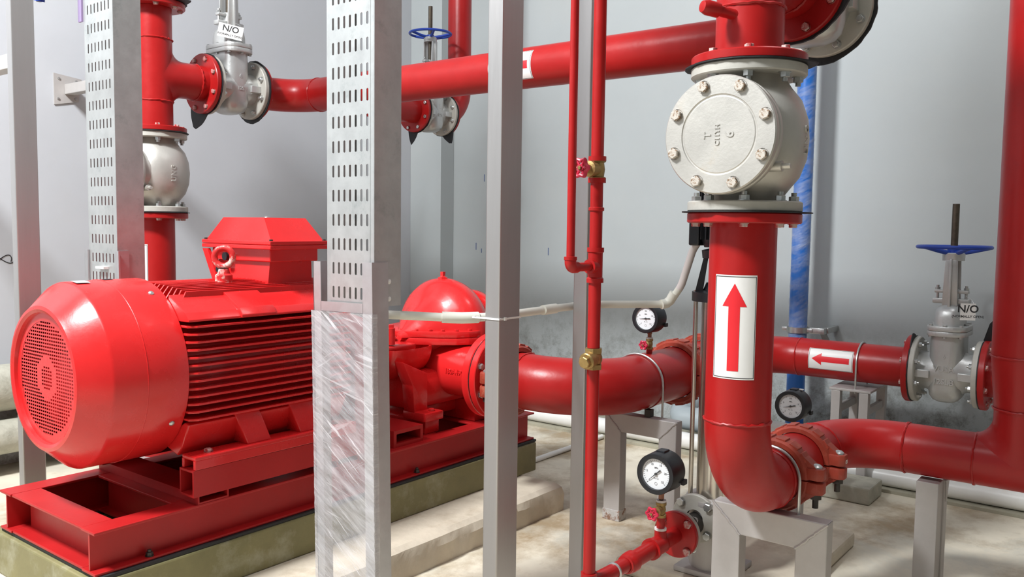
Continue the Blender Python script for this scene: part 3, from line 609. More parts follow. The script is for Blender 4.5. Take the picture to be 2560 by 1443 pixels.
def coupling(c, ax, R, label, lug=None):
    # grooved pipe coupling: two ribbed housings with vertical bolts either side
    k = R/0.084; T = frame(c, ax) @ Matrix.Scale(k, 4); g = thing('grooved_coupling', c, label, 'coupling'); P = lambda *p: T @ Vector(p)
    prof = [(-0.026, 0.0845), (-0.026, 0.097), (-0.018, 0.104), (0.018, 0.104), (0.026, 0.097), (0.026, 0.0845)]
    for s_ in (1, -1):
        b = MB(T); rr = []
        n = 30
        for i in range(n+1):
            a = PI*i/n; d = Vector((0, math.cos(a), s_*math.sin(a))); ring = []
            for t, r in prof: ring.append(b.v(Vector((t, 0, 0))+d*r+Vector((0, 0, s_*0.002))))
            rr.append(ring)
        b.skin(rr); b.face(rr[0]); b.face(rr[-1])
        for q in (1, -1):   # bolt lugs
            pl = [(-0.022, q*0.094, s_*0.003), (0.022, q*0.094, s_*0.003), (0.024, q*0.128, s_*0.003), (0.014, q*0.142, s_*0.003), (-0.014, q*0.142, s_*0.003), (-0.024, q*0.128, s_*0.003)]
            b.prism(pl, (0, 0, s_*0.034), 0.004)
            b.prism([(-0.018, q*0.098, s_*0.034), (-0.018, q*0.125, s_*0.036), (-0.018, q*0.078, s_*0.072)], (0.036, 0, 0))
        h = obj('housing', b, 'orange', g, 30)
        for i in range(6):
            a = PI*(i+0.5)/6*0.72+PI*0.14; d = Vector((0, math.cos(a), s_*math.sin(a))); e = Vector((0, -math.sin(a), s_*math.cos(a)))
            b = MB(T); b.prism([Vector((-0.02, 0, 0))+d*0.100-e*0.015, Vector((-0.02, 0, 0))+d*0.1095-e*0.0135, Vector((-0.02, 0, 0))+d*0.1095+e*0.0135, Vector((-0.02, 0, 0))+d*0.100+e*0.015], (0.04, 0, 0), 0.0015); obj('rib', b, 'orange', h, 20)
    for q in (1, -1):
        b = MB(T); b.lathe((0, q*0.118, 0.037), Z_, [(0, 0.017), (0.004, 0.016), (0.009, 0.010), (0.011, 0)], 20); obj('bolt_head', b, 'zinc', g)
        b = MB(T); b.lathe((0, q*0.118, -0.037), -Z_, [(0, 0.0165), (0.015, 0.0165), (0.015, 0.008)], 6).cyl((0, q*0.118, -0.045), (0, q*0.118, -0.078), 0.0085, seg=12); obj('bolt_shank', b, 'dark', g)
    return g

def ubolt(c, ax, R, z0, label, r=0.0045):
    c = Vector(c); t = Vector(ax).normalized(); s_ = Z_.cross(t); pts = [c+s_*R+V(0, 0, z0-c.z)]+[c+s_*(R*math.cos(a))+Z_*(R*math.sin(a)) for a in [PI*i/24 for i in range(25)]]+[c-s_*R+V(0, 0, z0-c.z)]
    return tag(obj('u_bolt', MB().tube(pts, r, 10), 'zinc'), label, 'u-bolt')

def portal(X, y0, y1, top, w, dep, label, foot=0.0):
    # welded steel portal spanning y0..y1 with mitred corners, front face at X
    p = thing('pipe_support', (X+dep/2, (y0+y1)/2, 0), label, 'support')
    for ya, yb in ((y0, y0+w), (y1, y1-w)):
        obj('leg', MB().prism([(X, ya, foot), (X, yb, foot), (X, yb, top-w), (X, ya, top)], (dep, 0, 0), 0.003), 'sup', p, 20)
        obj('weld_bead', MB().tube([(X-0.0005, ya+(yb-ya)*t+random.uniform(-.002, .002), top-w*t) for t in [k/14 for k in range(15)]], [0.003+random.uniform(0, .0015) for _ in range(15)], 6), 'sup', p)
    obj('crossbar', MB().prism([(X, y0, top), (X, y0+w, top-w), (X, y1-w, top-w), (X, y1, top)], (dep, 0, 0), 0.003), 'sup', p, 20)
    return p

def saddle(b, o, ax, side_ax, R, r, f, L, n=48, m=8):
    # branch of radius r leaving a main pipe of radius R at o along ax (main axis side_ax), filleted where they meet
    o = Vector(o); ax = Vector(ax); sa = Vector(side_ax); w = ax.cross(sa); rings = []
    for j in range(m+2):
        s_ = min(j, m)/m*PI/2; ring = []
        for i in range(n):
            t = 2*PI*i/n; y = r*math.cos(t); z = (r+f*(1-math.sin(s_)))*math.sin(t)
            x = math.sqrt(max(0.0, R*R-y*y))-0.0012+f*(1-math.cos(s_))
            if j == m+1: x = L
            ring.append(b.v(o+ax*x+w*y+sa*z))
        rings.append(ring)
    b.skin(rings); return b
# ------------------------------------------------------------------ front riser with the arrow
PR = 0.084
RX, RY = 2.1, 0.88
ZE = 0.49
lr = thing('red_riser', (RX, RY, ZE), 'thick red riser pipe with upward arrow sticker and bottom elbow', 'pipe')
path = bend([(RX, RY, 1.206), (RX, RY, ZE), (2.345, RY, ZE)], 0.205, 20)
obj('pipe', MB().tube(path, PR, 56), 'red', lr, 60)
flange(lr, (RX, RY, 1.231), -Z_, 0.1425, 0.026, 'red', 0.06, 8, 0.0115, 'redb', 'head')
gasket(lr, (RX, RY, 1.2325), Z_, 0.150, ((0.4, 0.02, 0.5), (2.6, 0.018, 0.5), (4.0, 0.014, 0.6)), 0.003)
weld(lr, (RX, RY, 0.697), Z_, PR, 0.0035); weld(lr, (2.312, RY, ZE), X_, PR, 0.003)
cam_dir = V(-RX, -RY, 0).normalized(); ang = math.atan2(cam_dir.y, cam_dir.x)-math.radians(11)
arrow_label(lr, (RX, RY, 0.945), Z_, PR, (math.cos(ang), math.sin(ang), 0), math.radians(37), 0.262)
check_valve(Matrix.Translation((RX, RY, 1.415)), 'large silver swing check valve with round bolted cover')
def tee_riser(x, y, label, xend, stub):
    t = thing('red_tee', (x, y, 1.60), label, 'pipe')
    obj('pipe', MB().cyl((x, y, 1.622), (x, y, 2.16), PR, seg=56), 'red', t, 60)
    obj('branch', saddle(MB(), (x, y, 1.855), X_, Z_, PR, PR, 0.055, xend-x-0.02), 'red', t, 60)
    flange(t, (x, y, 1.599), Z_, 0.1425, 0.024, 'red', 0.06, 8, 0.0115, 'redb', 'head')
    gasket(t, (x, y, 1.5975), Z_, 0.150, ((0.2, 0.018, 0.5), (3.3, 0.012, 0.7)), 0.003)
    flange(t, (xend, y, 1.855), -X_, 0.1425, 0.024, 'red', 0.06, 8, 0.0115, 'redb', 'head')
    flange(t, (x, y, 2.185), -Z_, 0.1425, 0.024, 'red', 0.06, 8, 0.0115, 'redb', 'head')
    weld(t, (x, y, 1.74), Z_, PR); weld(t, (x, y, 2.02), Z_, PR); weld(t, (x+0.205, y, 1.855), X_, PR)
    b = MB(); pts = []
    return t
HX = 2.925
t1 = tee_riser(RX, RY, 'red tee on the front riser above the large check valve', 2.395, True)
b = MB(); sd = V(-0.80, 0.45, 0.10).normalized(); s0 = V(RX, RY, 1.715)+V(-0.92, 0.1, 0)*PR*0.95
b.lathe(s0, sd, [(0, 0.017), (0.01, 0.013), (0.05, 0.013), (0.052, 0.018), (0.085, 0.0185), (0.098, 0.014), (0.102, 0)], 20); obj('plugged_stub', b, 'red', t1)
t2 = tee_riser(2.13, 3.75, 'red tee on the far riser behind the slotted trays', 2.395, False)
# the two header gate valves and the long header between them
TV = lambda x, y, z, xd=(1, 0, 0): frame((x, y, z), xd)
gate_valve(TV(2.5305, 3.75, 1.855), 1.0, 'silver gate valve with NORMALLY OPEN card on the overhead branch', wheel=False, texts=(('6', 0.05, 0.024), ('125', -0.01, 0.024)))
gasket(t2, (2.397, 3.75, 1.855), X_, 0.147, ((5.15, 0.085, 0.55),)); 
gate_valve(TV(2.5305, 0.88, 1.855), 1.0, 'silver gate valve partly cut off by the top edge, blue pipe below', wheel=False)
gasket(t1, (2.397, 0.88, 1.855), X_, 0.150, ((3.2, 0.012, 0.8),), 0.010)
hd = thing('red_header', (HX, 2.3, 1.855), 'long red overhead header pipe with arrow sticker behind the posts', 'pipe')
path = bend([(2.666, 3.75, 1.855), (HX, 3.75, 1.855), (HX, 0.88, 1.855), (2.666, 0.88, 1.855)], [0.2, 0.2], 16)
obj('pipe', MB().tube(path, PR, 56), 'red', hd, 60)
for y in (3.75, 0.88):
    flange(hd, (2.665, y, 1.855), X_, 0.1425, 0.024, 'red', 0.06, 8, 0.0115, 'redb', 'head'); gasket(hd, (2.6645, y, 1.855), X_, 0.152, ((4.8, 0.012, 0.9),), 0.006)
weld(hd, (HX, 3.54, 1.855), Y_, PR, 0.003); weld(hd, (HX, 1.09, 1.855), Y_, PR, 0.003)
arrow_label(hd, (HX, 2.235, 1.855), Y_, PR, (-0.95, 0, -0.02), math.radians(42), 0.225)
# far riser under its tee
fr = thing('red_riser', (2.13, 3.75, 0.0), 'red riser pipe behind the motor fan cover with arrow sticker', 'pipe')
obj('pipe', MB().cyl((2.13, 3.75, 0.10), (2.13, 3.75, 1.206), PR, seg=48), 'red', fr, 60)
flange(fr, (2.13, 3.75, 1.231), -Z_, 0.1425, 0.026, 'red', 0.06, 8, 0.0115, 'redb', 'head'); gasket(fr, (2.13, 3.75, 1.2325), Z_, 0.149, ((0.3, 0.018, 0.4),), 0.003)
obj('base_plate', MB().box((2.0, 3.62, 0), (2.26, 3.88, 0.1), 0.004), 'sup', fr, 20)
cd = V(-2.13, -3.75, 0).normalized(); ang = math.atan2(cd.y, cd.x)-math.radians(62)
arrow_label(fr, (2.13, 3.75, 0.955), Z_, PR, (math.cos(ang), math.sin(ang), 0), math.radians(37), 0.262)
check_valve(Matrix.Translation((2.13, 3.75, 1.415)), 'pale check valve on the far riser left of the motor terminal box')
ut = thing('flanged_valve', (2.13, 3.75, 2.189), 'rust-stained flange at top of the far riser', 'valve')
flange(ut, (2.13, 3.75, 2.190), Z_, 0.138, 0.025, 'castf', 0.06, 8, 0.0115, 'zinc', 'stud'); obj('neck', MB().lathe((2.13, 3.75, 2.19), Z_, [(0, 0.08), (0.03, 0.1), (0.1, 0.09), (0.3, 0.09), (0.3, 0)], 32), 'castf', ut); gasket(ut, (2.13, 3.75, 2.1875), Z_, 0.15, ((0.5, 0.045, 0.35),), 0.003)

# ------------------------------------------------------------------ lower cross-over to the right hand riser
tag(coupling((2.385, RY, ZE), X_, PR, ''), 'orange-red grooved coupling nearest the front riser elbow, bright bolt head', 'coupling')
sp_ = thing('pipe_spool', (2.48, RY, ZE), 'short red pipe spool between the two front grooved couplings', 'pipe')
obj('pipe', MB().cyl((2.385, RY, ZE), (2.58, RY, ZE), PR, seg=48), 'red', sp_, 60)
coupling((2.58, RY, ZE), X_, PR, 'orange-red grooved coupling with chalk mark beside the long cross-over')
text(bpy.data.objects['grooved_coupling.001'], 'chalk_mark', 'cs', 0.022, 0.0004, frame((2.58, RY-0.1424, ZE+0.018), (1, 0, 0)) @ Matrix.Rotation(PI/2, 4, 'X'), 'label')
ubolt((2.335, RY, ZE), X_, PR+0.005, 0.40, 'shiny u-bolt over the front riser elbow')
CR = 0.080; CX = 2.95; QY = 0.335
cr = thing('red_crossover_pipe', (CX, 0.6, ZE), 'red elbow and crossover pipe joining the big riser at the right edge', 'pipe')
path = bend([(2.58, RY, ZE), (CX, RY, ZE), (CX, QY-0.5, ZE)], 0.22, 20)
obj('pipe', MB().tube(path, [PR]*2+[CR]*(len(path)-2), 56), 'red', cr, 60)
weld(cr, (2.725, RY, ZE), X_, CR+0.003, 0.003); weld(cr, (CX, 0.655, ZE), Y_, CR, 0.0035); weld(cr, (CX, 0.455, ZE), Y_, CR, 0.003)
b = MB(); saddle(b, (CX, QY, ZE), Z_, Y_, CR, CR, 0.06, 0.16); b.lathe((CX, QY, ZE), Z_, [(0.159, 0.080), (0.17, 0.081), (0.32, 0.094), (0.36, 0.095), (2.4, 0.095)], 56); obj('riser', b, 'red', cr, 60)
weld(cr, (CX, QY, ZE+0.17), Z_, 0.084, 0.003); weld(cr, (CX, QY, ZE+0.33), Z_, 0.0955, 0.003)

# ------------------------------------------------------------------ pump discharge: elbow, couplings, far run
DZ, DY = 0.573, 1.675; DR = 0.1095
dp = thing('red_discharge_pipe', (2.85, 1.9, DZ), 'wide red discharge pipe bending from the pump flange across posts', 'pipe')
flange(dp, (NX, 2.143, NZ), -Y_, 0.170, 0.03, 'redm', 0.06, 8, 0.013, 'zinc')
obj('gasket', MB().cyl((NX, 2.1465, NZ), (NX, 2.1445, NZ), 0.166, seg=48), 'rubber', dp)
obj('spool', MB().cyl((NX, 2.115, NZ), (NX, 2.045, NZ-0.004), DR, seg=48), 'red', dp, 60)
path = bend([(NX, 2.06, NZ-0.004), (NX+0.02, DY, DZ), (3.42, DY, DZ)], 0.30, 20)
obj('pipe', MB().tube(path, DR, 64), 'red', dp, 60)
weld(dp, (NX+0.003, 1.985, NZ-0.005), Y_, DR, 0.003); weld(dp, (3.01, DY, DZ), X_, DR, 0.003)
coupling((NX, 2.055, NZ-0.004), Y_, DR, 'dusty orange coupling beside the pump discharge flange')
coupling((3.33, DY, DZ), X_, DR, 'wide orange coupling left of the slim stainless pump, nearer of two')
coupling((3.60, DY, DZ), X_, DR, 'wide orange coupling left of the slim stainless pump, farther of two')
UR = 0.091; UX = 4.15
ur = thing('red_pipe_run', (UX, 1.2, DZ), 'red pipe run along the back wall with white arrow sticker', 'pipe')
path = bend([(3.45, DY, DZ), (UX, DY, DZ), (UX, 0.925, DZ)], 0.25, 18)
obj('pipe', MB().tube(path, [DR]*2+[UR]*(len(path)-2), 48), 'red', ur, 60)
weld(ur, (UX, 1.425, DZ), Y_, UR, 0.003)
VY = 0.77; kv = 1.02
flange(ur, (UX, VY+0.1375, DZ), Y_, 0.15, 0.026, 'red', 0.06, 8, 0.012, 'redb'); gasket(ur, (UX, VY+0.1371, DZ), Y_, 0.148, ((1.2, 0.03, 0.35),))
arrow_label(ur, (UX, 1.255, DZ), Y_, UR, (-1, 0, 0.12), math.radians(32), 0.205)
ubolt((UX, 1.135, DZ), Y_, UR+0.005, 0.44, 'thin u-bolt over the far run beside its arrow sticker')
fv = gate_valve(TV(UX, VY, DZ, (0, -1, 0)), kv, 'silver 125LB gate valve with blue handwheel by the back wall', texts=(('6', 0.075, 0.022), ('VUSA', 0.022, 0.034), ('125LB', -0.034, 0.032)))
ue = thing('red_pipe_end', (UX, 0.5, DZ), 'red flanged pipe end passing behind the big right riser', 'pipe')
flange(ue, (UX, VY-0.1375, DZ), -Y_, 0.15, 0.026, 'red', 0.06, 8, 0.012, 'redb'); gasket(ue, (UX, VY-0.1371, DZ), Y_, 0.149)
obj('pipe', MB().cyl((UX, VY-0.15, DZ), (UX, -1.5, DZ), UR, seg=40), 'red', ue, 60)
b = MB(); b.tube([(UX+0.02, VY-0.145, DZ+0.145), (UX, VY-0.165, DZ+0.22), (UX-0.02, VY-0.20, DZ+0.265), (UX-0.03, VY-0.25, DZ+0.29)], [0.016, 0.013, 0.010, 0.006], 8, flat=0.25); obj('gasket_strip', b, 'rubber', ue)

# ------------------------------------------------------------------ further branch behind the header
k5 = 0.84; BY, BZ, BX = 3.47, 1.838, 3.675
gate_valve(TV(BX, BY, BZ), k5, 'silver gate valve with blue wheel seen behind the big tray', texts=(('L', 0.04, 0.04), ('125', -0.02, 0.03)))
rb = thing('red_pipe_bend', (3.87, BY, BZ), 'red pipe turning upward behind the header in front of the corner', 'pipe')
path = bend([(BX+0.135*k5, BY, BZ), (3.93, BY, BZ), (3.93, BY, 3.3)], 0.17, 16); obj('pipe', MB().tube(path, 0.070, 40), 'red', rb, 60)
flange(rb, (BX+0.1335*k5+0.004, BY, BZ), X_, 0.12, 0.02, 'red', 0.05, 8, 0.01, 'redb'); gasket(rb, (BX+0.1335*k5+0.002, BY, BZ), X_, 0.124, ((4.35, 0.06, 0.35),)); weld(rb, (3.80, BY, BZ), X_, 0.070, 0.003)
rc = thing('red_branch_stub', (3.5, BY, BZ), 'red flanged pipe stub just right of the big slotted tray', 'pipe')
obj('pipe', MB().cyl((BX-0.1335*k5, BY, BZ), (3.2, BY, BZ), 0.070, seg=40), 'red', rc, 60); flange(rc, (BX-0.1335*k5-0.004, BY, BZ), -X_, 0.12, 0.02, 'red', 0.05, 8, 0.01, 'zinc'); gasket(rc, (BX-0.1335*k5-0.002, BY, BZ), X_, 0.124, ((4.9, 0.07, 0.3),))
# ------------------------------------------------------------------ supports
portal(2.95, 1.48, 1.80, 0.445, 0.075, 0.05, 'grey welded portal support under the wide discharge pipe, flaking feet')
rear = bpy.data.objects['pipe_support']
for ya in (1.478, 1.723): obj('flaked_foot', MB().box((2.948, ya, 0.0), (3.002, ya+0.079, 0.045), 0.002), 'rust', rear, 20)
obj('saddle', MB().box((2.96, 1.60, 0.446), (2.99, 1.625, 0.475)), 'dark', rear, 20)
portal(2.30, 0.70, 1.03, 0.400, 0.085, 0.05, 'grey welded portal support under the front riser elbow')
ubolt((2.985, DY, DZ), X_, DR+0.006, 0.44, 'pale u-bolt over the wide discharge pipe on its portal')
pp = thing('pipe_support', (2.93, 0.57, 0), 'single grey steel post propping the red crossover pipe', 'support')
obj('post', MB().box((2.885, 0.545, 0), (2.955, 0.61, 0.405), 0.003), 'sup', pp, 20)
obj('channel_lip', MB().box((2.957, 0.54, 0), (3.0, 0.55, 0.402), 0.002).prism([(2.957, 0.5395, 0.402), (3.0, 0.5395, 0.402), (2.97, 0.5395, 0.33)], (0, -0.004, 0)), 'sup', pp, 20)
fs = thing('pipe_support', (4.12, 1.2, 0.05), 'pale angle-iron stand under the far run by the back wall', 'support')
for x in (4.03, 4.32):
    for y in (1.195, 1.07): obj('leg', MB().box((x, y, 0.001 if x < 4.05 else 0.0185), (x+0.04, y+0.04, 0.45), 0.002), 'sup', fs, 20)
obj('top_plate', MB().box((4.03, 1.06, 0.451), (4.36, 1.245, 0.462), 0.002), 'sup', fs, 20); obj('brace', MB().box((4.071, 1.205, 0.34), (4.319, 1.23, 0.375), 0.002), 'sup', fs, 20); obj('brace', MB().box((4.071, 1.08, 0.34), (4.319, 1.10, 0.375), 0.002), 'sup', fs, 20)

# ------------------------------------------------------------------ steel posts
def post(x0, x1, y0, y1, label, z1=4.6):
    return tag(obj('steel_post', MB().box((x0, y0, 0), (x1, y1, z1), 0.004), 'post', None, 20), label, 'post', 'grey steel posts')
post(1.85, 1.945, 1.478, 1.530, 'grey rectangular steel post tied to the ivory conduit, centre of view')
post(2.27, 2.36, 1.463, 1.513, 'slimmer grey steel post just left of the brass check valve')
post(1.262, 1.337, 3.10, 3.14, 'grey steel post at the far left behind the motor')

# ------------------------------------------------------------------ slotted cable trays
def slotted(b, X, y0, y1, z0, z1, ncol, pitch, hw, hh, margin):
    dy = (y1-y0-2*margin)/ncol; z = z0; t = 0.0
    def quad(ya, yb, za, zb): b.face([b.v((X, ya, za)), b.v((X, yb, za)), b.v((X, yb, zb)), b.v((X, ya, zb))])
    quad(y0, y0+margin, z0, z1); quad(y1-margin, y1, z0, z1)
    nr = int((z1-z0)/pitch)
    for j in range(nr):
        za = z0+j*pitch; zc = za+pitch/2; zl, zh = zc-hh-0.006, zc+hh+0.006
        quad(y0+margin, y1-margin, za, zl); quad(y0+margin, y1-margin, zh, za+pitch)
        for i in range(ncol):
            ya = y0+margin+dy*i; yb = ya+dy; yc = (ya+yb)/2; c = hw*0.6
            O = [(ya, zl), (yc, zl), (yb, zl), (yb, zc), (yb, zh), (yc, zh), (ya, zh), (ya, zc)]
            I = [(yc-hw, zc-hh+c), (yc, zc-hh), (yc+hw, zc-hh+c), (yc+hw, zc), (yc+hw, zc+hh-c), (yc, zc+hh), (yc-hw, zc+hh-c), (yc-hw, zc)]
            vo = [b.v((X, p, q)) for p, q in O]; vi = [b.v((X, p, q)) for p, q in I]
            for k in range(8): b.face((vo[k], vo[(k+1) % 8], vi[(k+1) % 8], vi[k]))
    quad(y0+margin, y1-margin, z0+nr*pitch, z1)
def tray(X, y0, y1, z0, z1, dep, label, pitch, ncol=7):
    t = thing('cable_tray', (X, (y0+y1)/2, z0), label, 'cable tray', 'slotted cable trays')
    b = MB(); slotted(b, X, y0, y1, z0, z1, ncol, pitch, 0.0040, 0.0172, 0.014); bmesh.ops.remove_doubles(b.bm, verts=b.bm.verts[:], dist=1e-5)
    o = obj('slotted_web', b, 'galv', t, 0); md = o.modifiers.new('thickness', 'SOLIDIFY'); md.thickness = 0.0016; md.offset = 0
    obj('side_wall', MB().box((X-0.0005, y0-0.0015, z0), (X+dep, y0, z1)), 'galv', t, 0); obj('side_wall', MB().box((X-0.0005, y1, z0), (X+dep, y1+0.0015, z1)), 'galv', t, 0)
    for ya in (y0, y1-0.018): obj('lip', MB().box((X+dep-0.0015, ya, z0), (X+dep, ya+0.018, z1)), 'galv', t, 0)
    return t
ft = tray(1.60, 1.715, 1.905, 0.965, 3.4, 0.10, 'galvanised slotted cable tray in the foreground with film-wrapped lower half', 0.0675)
lt = tray(1.52, 2.93, 3.13, 0.62, 3.4, 0.10, 'galvanised slotted cable tray standing behind the motor fan cover', 0.0675)
for s_ in (-1, 1):
    b = MB(); y = 2.926 if s_ < 0 else 3.134
    b.box((1.512, min(y, y+s_*0.012)-0.006, 0.62), (1.518, max(y, y+s_*0.012)+0.006, 1.085)); b.box((1.512, y-0.001, 0.62), (1.56, y+0.001, 1.085)); obj('splice_plate', b, 'rail', lt, 0)
obj('lilac_label', MB().box((1.512, 3.136, 1.90), (1.5195, 3.160, 2.05)), 'lilac', lt, 0)
for z in (0.985, 1.033): bolt(ft, (1.655, 1.7134, z), -Y_, 0.006, 'label', 'round', name='rivet')
b = MB(); b.box((1.500, 2.99, 1.02), (1.5185, 3.05, 1.028)); obj('paper_scrap', b, 'label', lt, 0)
# rails of the lower ladder, standing a little out of plumb
lean = Matrix.Translation((1.588, 1.81, 0.0)) @ Matrix.Rotation(math.radians(-1.1), 4, 'X')
for lo, hi, nm in (((0, 0.092, 0.0), (0.0025, 0.124, 1.085), 'rail_face'), ((0, 0.122, 0.0), (0.055, 0.1245, 1.085), 'rail_side'), ((0, -0.118, 0.0), (0.0025, -0.082, 1.085), 'rail_face'), ((0, -0.1205, 0.0), (0.06, -0.118, 1.085), 'rail_side'), ((0.0, -0.083, 0.945), (0.0025, 0.093, 0.972), 'rail_bridge')):
    obj(nm, MB(lean).box(lo, hi, 0), 'rail', ft, 0)
# stretch film round the rails
b = MB(lean); ny, nzz = 16, 90; f0 = []
for j in range(nzz+1):
    z = 0.02+0.925*j/nzz; row = []
    loop = [(-0.006, -0.124+0.252*i/ny) for i in range(ny+1)]+[]
    loop = [(0.03, 0.128)]+[(-0.006, 0.128-0.252*i/ny) for i in range(ny+1)]+[(0.014, -0.124)]
    for q, (x, y) in enumerate(loop):
        w = 0.0012*math.sin(z*70-y*45+2*math.sin(z*23))+random.uniform(-0.001, 0.001); edge = q in (0, 1, ny+1, ny+2)
        row.append(b.v((x+(0 if edge else w)-(0.002 if j % 9 == 0 and not edge else 0), y+(random.uniform(-0.001, 0.001) if edge else 0), z)))
    f0.append(row)
b.skin(f0, False)
tag(obj('stretch_film', b, 'film', None, 60), 'creased transparent stretch film wound round the lower tray rails', 'film')

# wall bracket arms
def arm(x, z, y0, label):
    a = thing('wall_bracket', (x, 4.45, z), label, 'bracket')
    b = MB(); b.prism([(x-0.075, 4.449, z+0.075), (x+0.06, 4.449, z+0.06), (x+0.045, 4.449, z-0.055), (x-0.075, 4.449, z-0.08)], (0, -0.006, 0)); pl = obj('wall_plate', b, 'sup', a, 0)
    obj('arm', MB().box((x-0.025, y0, z-0.025), (x+0.025, 4.442, z+0.025), 0.003), 'sup', a, 20)
    for dx, dz_ in ((-0.055, -0.05), (0.03, -0.042), (-0.05, 0.05), (0.035, 0.045)): bolt(pl, (x+dx, 4.443, z+dz_), -Y_, 0.006, 'zinc')
arm(2.075, 1.845, 3.86, 'grey bracket arm bolted to the left wall beside the slotted tray')
arm(1.295, 1.725, 3.143, 'grey bracket arm at the left edge behind the steel post')
hwv = thing('blue_handwheel', (1.79, 4.1, 2.2), 'blue handwheel rim just showing at the top left corner', 'handwheel')
handwheel(hwv, Matrix.Translation((1.79, 4.1, 2.215)) @ Matrix.Rotation(0.25, 4, 'X'), 0.06, 'blue', 0.012)
obj('stem', MB().cyl((1.79, 4.1, 2.17), (1.79, 4.1, 4.799), 0.012), 'stem', hwv)

# ------------------------------------------------------------------ conduit
cz = 0.935
cdt = thing('conduit', (1.7, 1.77, cz), 'ivory plastic conduit running past the posts to the slim pump', 'conduit')
p1 = [(1.64, 1.80, cz+0.002), (1.735, 1.735, cz), (1.82, 1.585, cz-0.003), (1.835, 1.45, cz-0.004), (2.10, 1.46, cz-0.002), (2.60, 1.345, cz-0.002), (2.62, 1.335, cz)]
path = bend([(1.655, 1.785, 0.938), (1.835, 1.602, 0.926), (1.93, 1.5565, 0.927), (2.385, 1.540, 0.934), (2.60, 1.345, 0.934), (2.60, 1.30, 1.00), (2.60, 1.262, 1.12), (2.60, 1.215, 1.19)], [0.08, 0.1, 0.03, 0.03, 0.1, 0.1], 8)
cut = next(i for i, p in enumerate(path) if p.z > 0.96)
obj('pipe', MB().tube(path[:cut+1], 0.0125, 16), 'conduit', cdt)
obj('hose', MB().tube(path[cut:], 0.0125, 16), 'conduitw', cdt)
def sleeve(i0, ln, r, nm='socket'):
    d = (path[i0+1]-path[i0]).normalized(); obj(nm, MB().cyl(path[i0], path[i0]+d*ln, r), 'conduit', cdt)
obj('socket', MB().tube([V(1.795, 1.643, 0.9285), V(1.835, 1.604, 0.9265), V(1.88, 1.580, 0.9262)], 0.0165, 16), 'conduit', cdt)
obj('socket', MB().cyl((2.15, 1.545, 0.9312), (2.215, 1.5415, 0.9325), 0.0155), 'conduit', cdt)
obj('elbow_socket', MB().tube([V(2.575, 1.360, 0.934), V(2.592, 1.350, 0.937), V(2.599, 1.340, 0.947), V(2.60, 1.325, 0.973)], 0.0165, 16), 'conduit', cdt)
b = MB()
for lo, hi in (((1.8475, 1.4755, 0.928), (1.9475, 1.478, 0.933)), ((1.8475, 1.4755, 0.928), (1.85, 1.575, 0.933)), ((1.8475, 1.5725, 0.928), (1.9475, 1.575, 0.933)), ((1.945, 1.4755, 0.928), (1.9475, 1.575, 0.933)), ((1.868, 1.472, 0.926), (1.876, 1.477, 0.935))): b.box(lo, hi)
tag(obj('cable_tie', b, 'label', None, 0), 'thin white cable tie round the centre steel post', 'cable tie')

# ------------------------------------------------------------------ thin red pipework and jockey pump
TX, TY = 1.91, 1.205
tp = thing('thin_red_pipe', (TX, TY, 0.2), 'glossy thin red vertical pipe with tee in front of the grey post', 'pipe')
r1 = 0.0167
obj('pipe', MB().cyl((TX, TY, 1.365), (TX, TY, 4.0), r1, seg=28), 'red', tp, 60)
obj('pipe', MB().cyl((TX, TY, 0.872), (TX, TY, 1.315), r1, seg=28), 'red', tp, 60)
obj('pipe', MB().cyl((TX, TY, 0.235), (TX, TY, 0.815), r1, seg=28), 'red', tp, 60)
obj('coupler', MB().lathe((TX, TY, 1.232), Z_, [(0, 0.0175), (0.002, 0.0205), (0.009, 0.0205), (0.011, 0.0175)], 24), 'red', tp)
obj('tee', MB().lathe((TX, TY, 1.045), Z_, [(0, 0.0167), (0, 0.0225), (0.011, 0.0225), (0.014, 0.0195), (0.078, 0.0195), (0.081, 0.0225), (0.092, 0.0225), (0.092, 0.0167)], 28).lathe((TX, TY, 1.088), -X_, [(0.0, 0.019), (0.03, 0.019), (0.03, 0.012)], 24), 'red', tp)
p0x = 1.793; r05 = 0.0106
obj('branch', MB().cyl((TX, TY, 1.088), (p0x+0.01, TY, 1.088), 0.0115, seg=20), 'red', tp, 60)
obj('elbow', MB().tube(bend([(p0x+0.028, TY, 1.088), (p0x, TY, 1.088), (p0x, TY, 1.112)], 0.014, 8), 0.0148, 20).lathe((p0x, TY, 1.106), Z_, [(0, 0.0148), (0.001, 0.0165), (0.009, 0.0165), (0.01, 0.0106)], 24), 'red', tp)
obj('sensing_line', MB().cyl((p0x, TY, 1.10), (p0x, TY, 4.0), r05, seg=20), 'red', tp, 60)
obj('elbow', MB().tube(bend([(TX, TY, 0.26), (TX, TY, 0.226), (TX+0.04, TY, 0.226)], 0.02, 8), 0.0225, 20), 'red', tp)
def wheel_small(parent, c, ax, R, m='pink'):
    T = zto(c, ax); n = 48; b = MB(T); rings = []
    for i in range(n):
        a = 2*PI*i/n; RR = R*(0.90+0.10*math.cos(6*a)); d = Vector((math.cos(a), math.sin(a), 0))
        rings.append([b.v(d*(RR-0.006*R/0.03+0.0055*R/0.03*math.cos(2*PI*k/8))+Z_*(0.0055*R/0.03*math.sin(2*PI*k/8))) for k in range(8)])
    rings.append(rings[0]); b.skin(rings)
    for k in range(6):
        a = 2*PI*k/6; b.tube([(0.25*R*math.cos(a), 0.25*R*math.sin(a), 0), (0.8*R*math.cos(a), 0.8*R*math.sin(a), 0)], 0.12*R, 8)
    b.lathe((0, 0, 0), Z_, [(-0.006, 0), (-0.006, 0.32*R), (0.004, 0.32*R), (0.004, 0)], 16)
    w = obj('handwheel', b, m, parent); bolt(w, Vector(c)+Vector(ax).normalized()*0.004, ax, 0.18*R, 'brass', name='wheel_nut'); return w
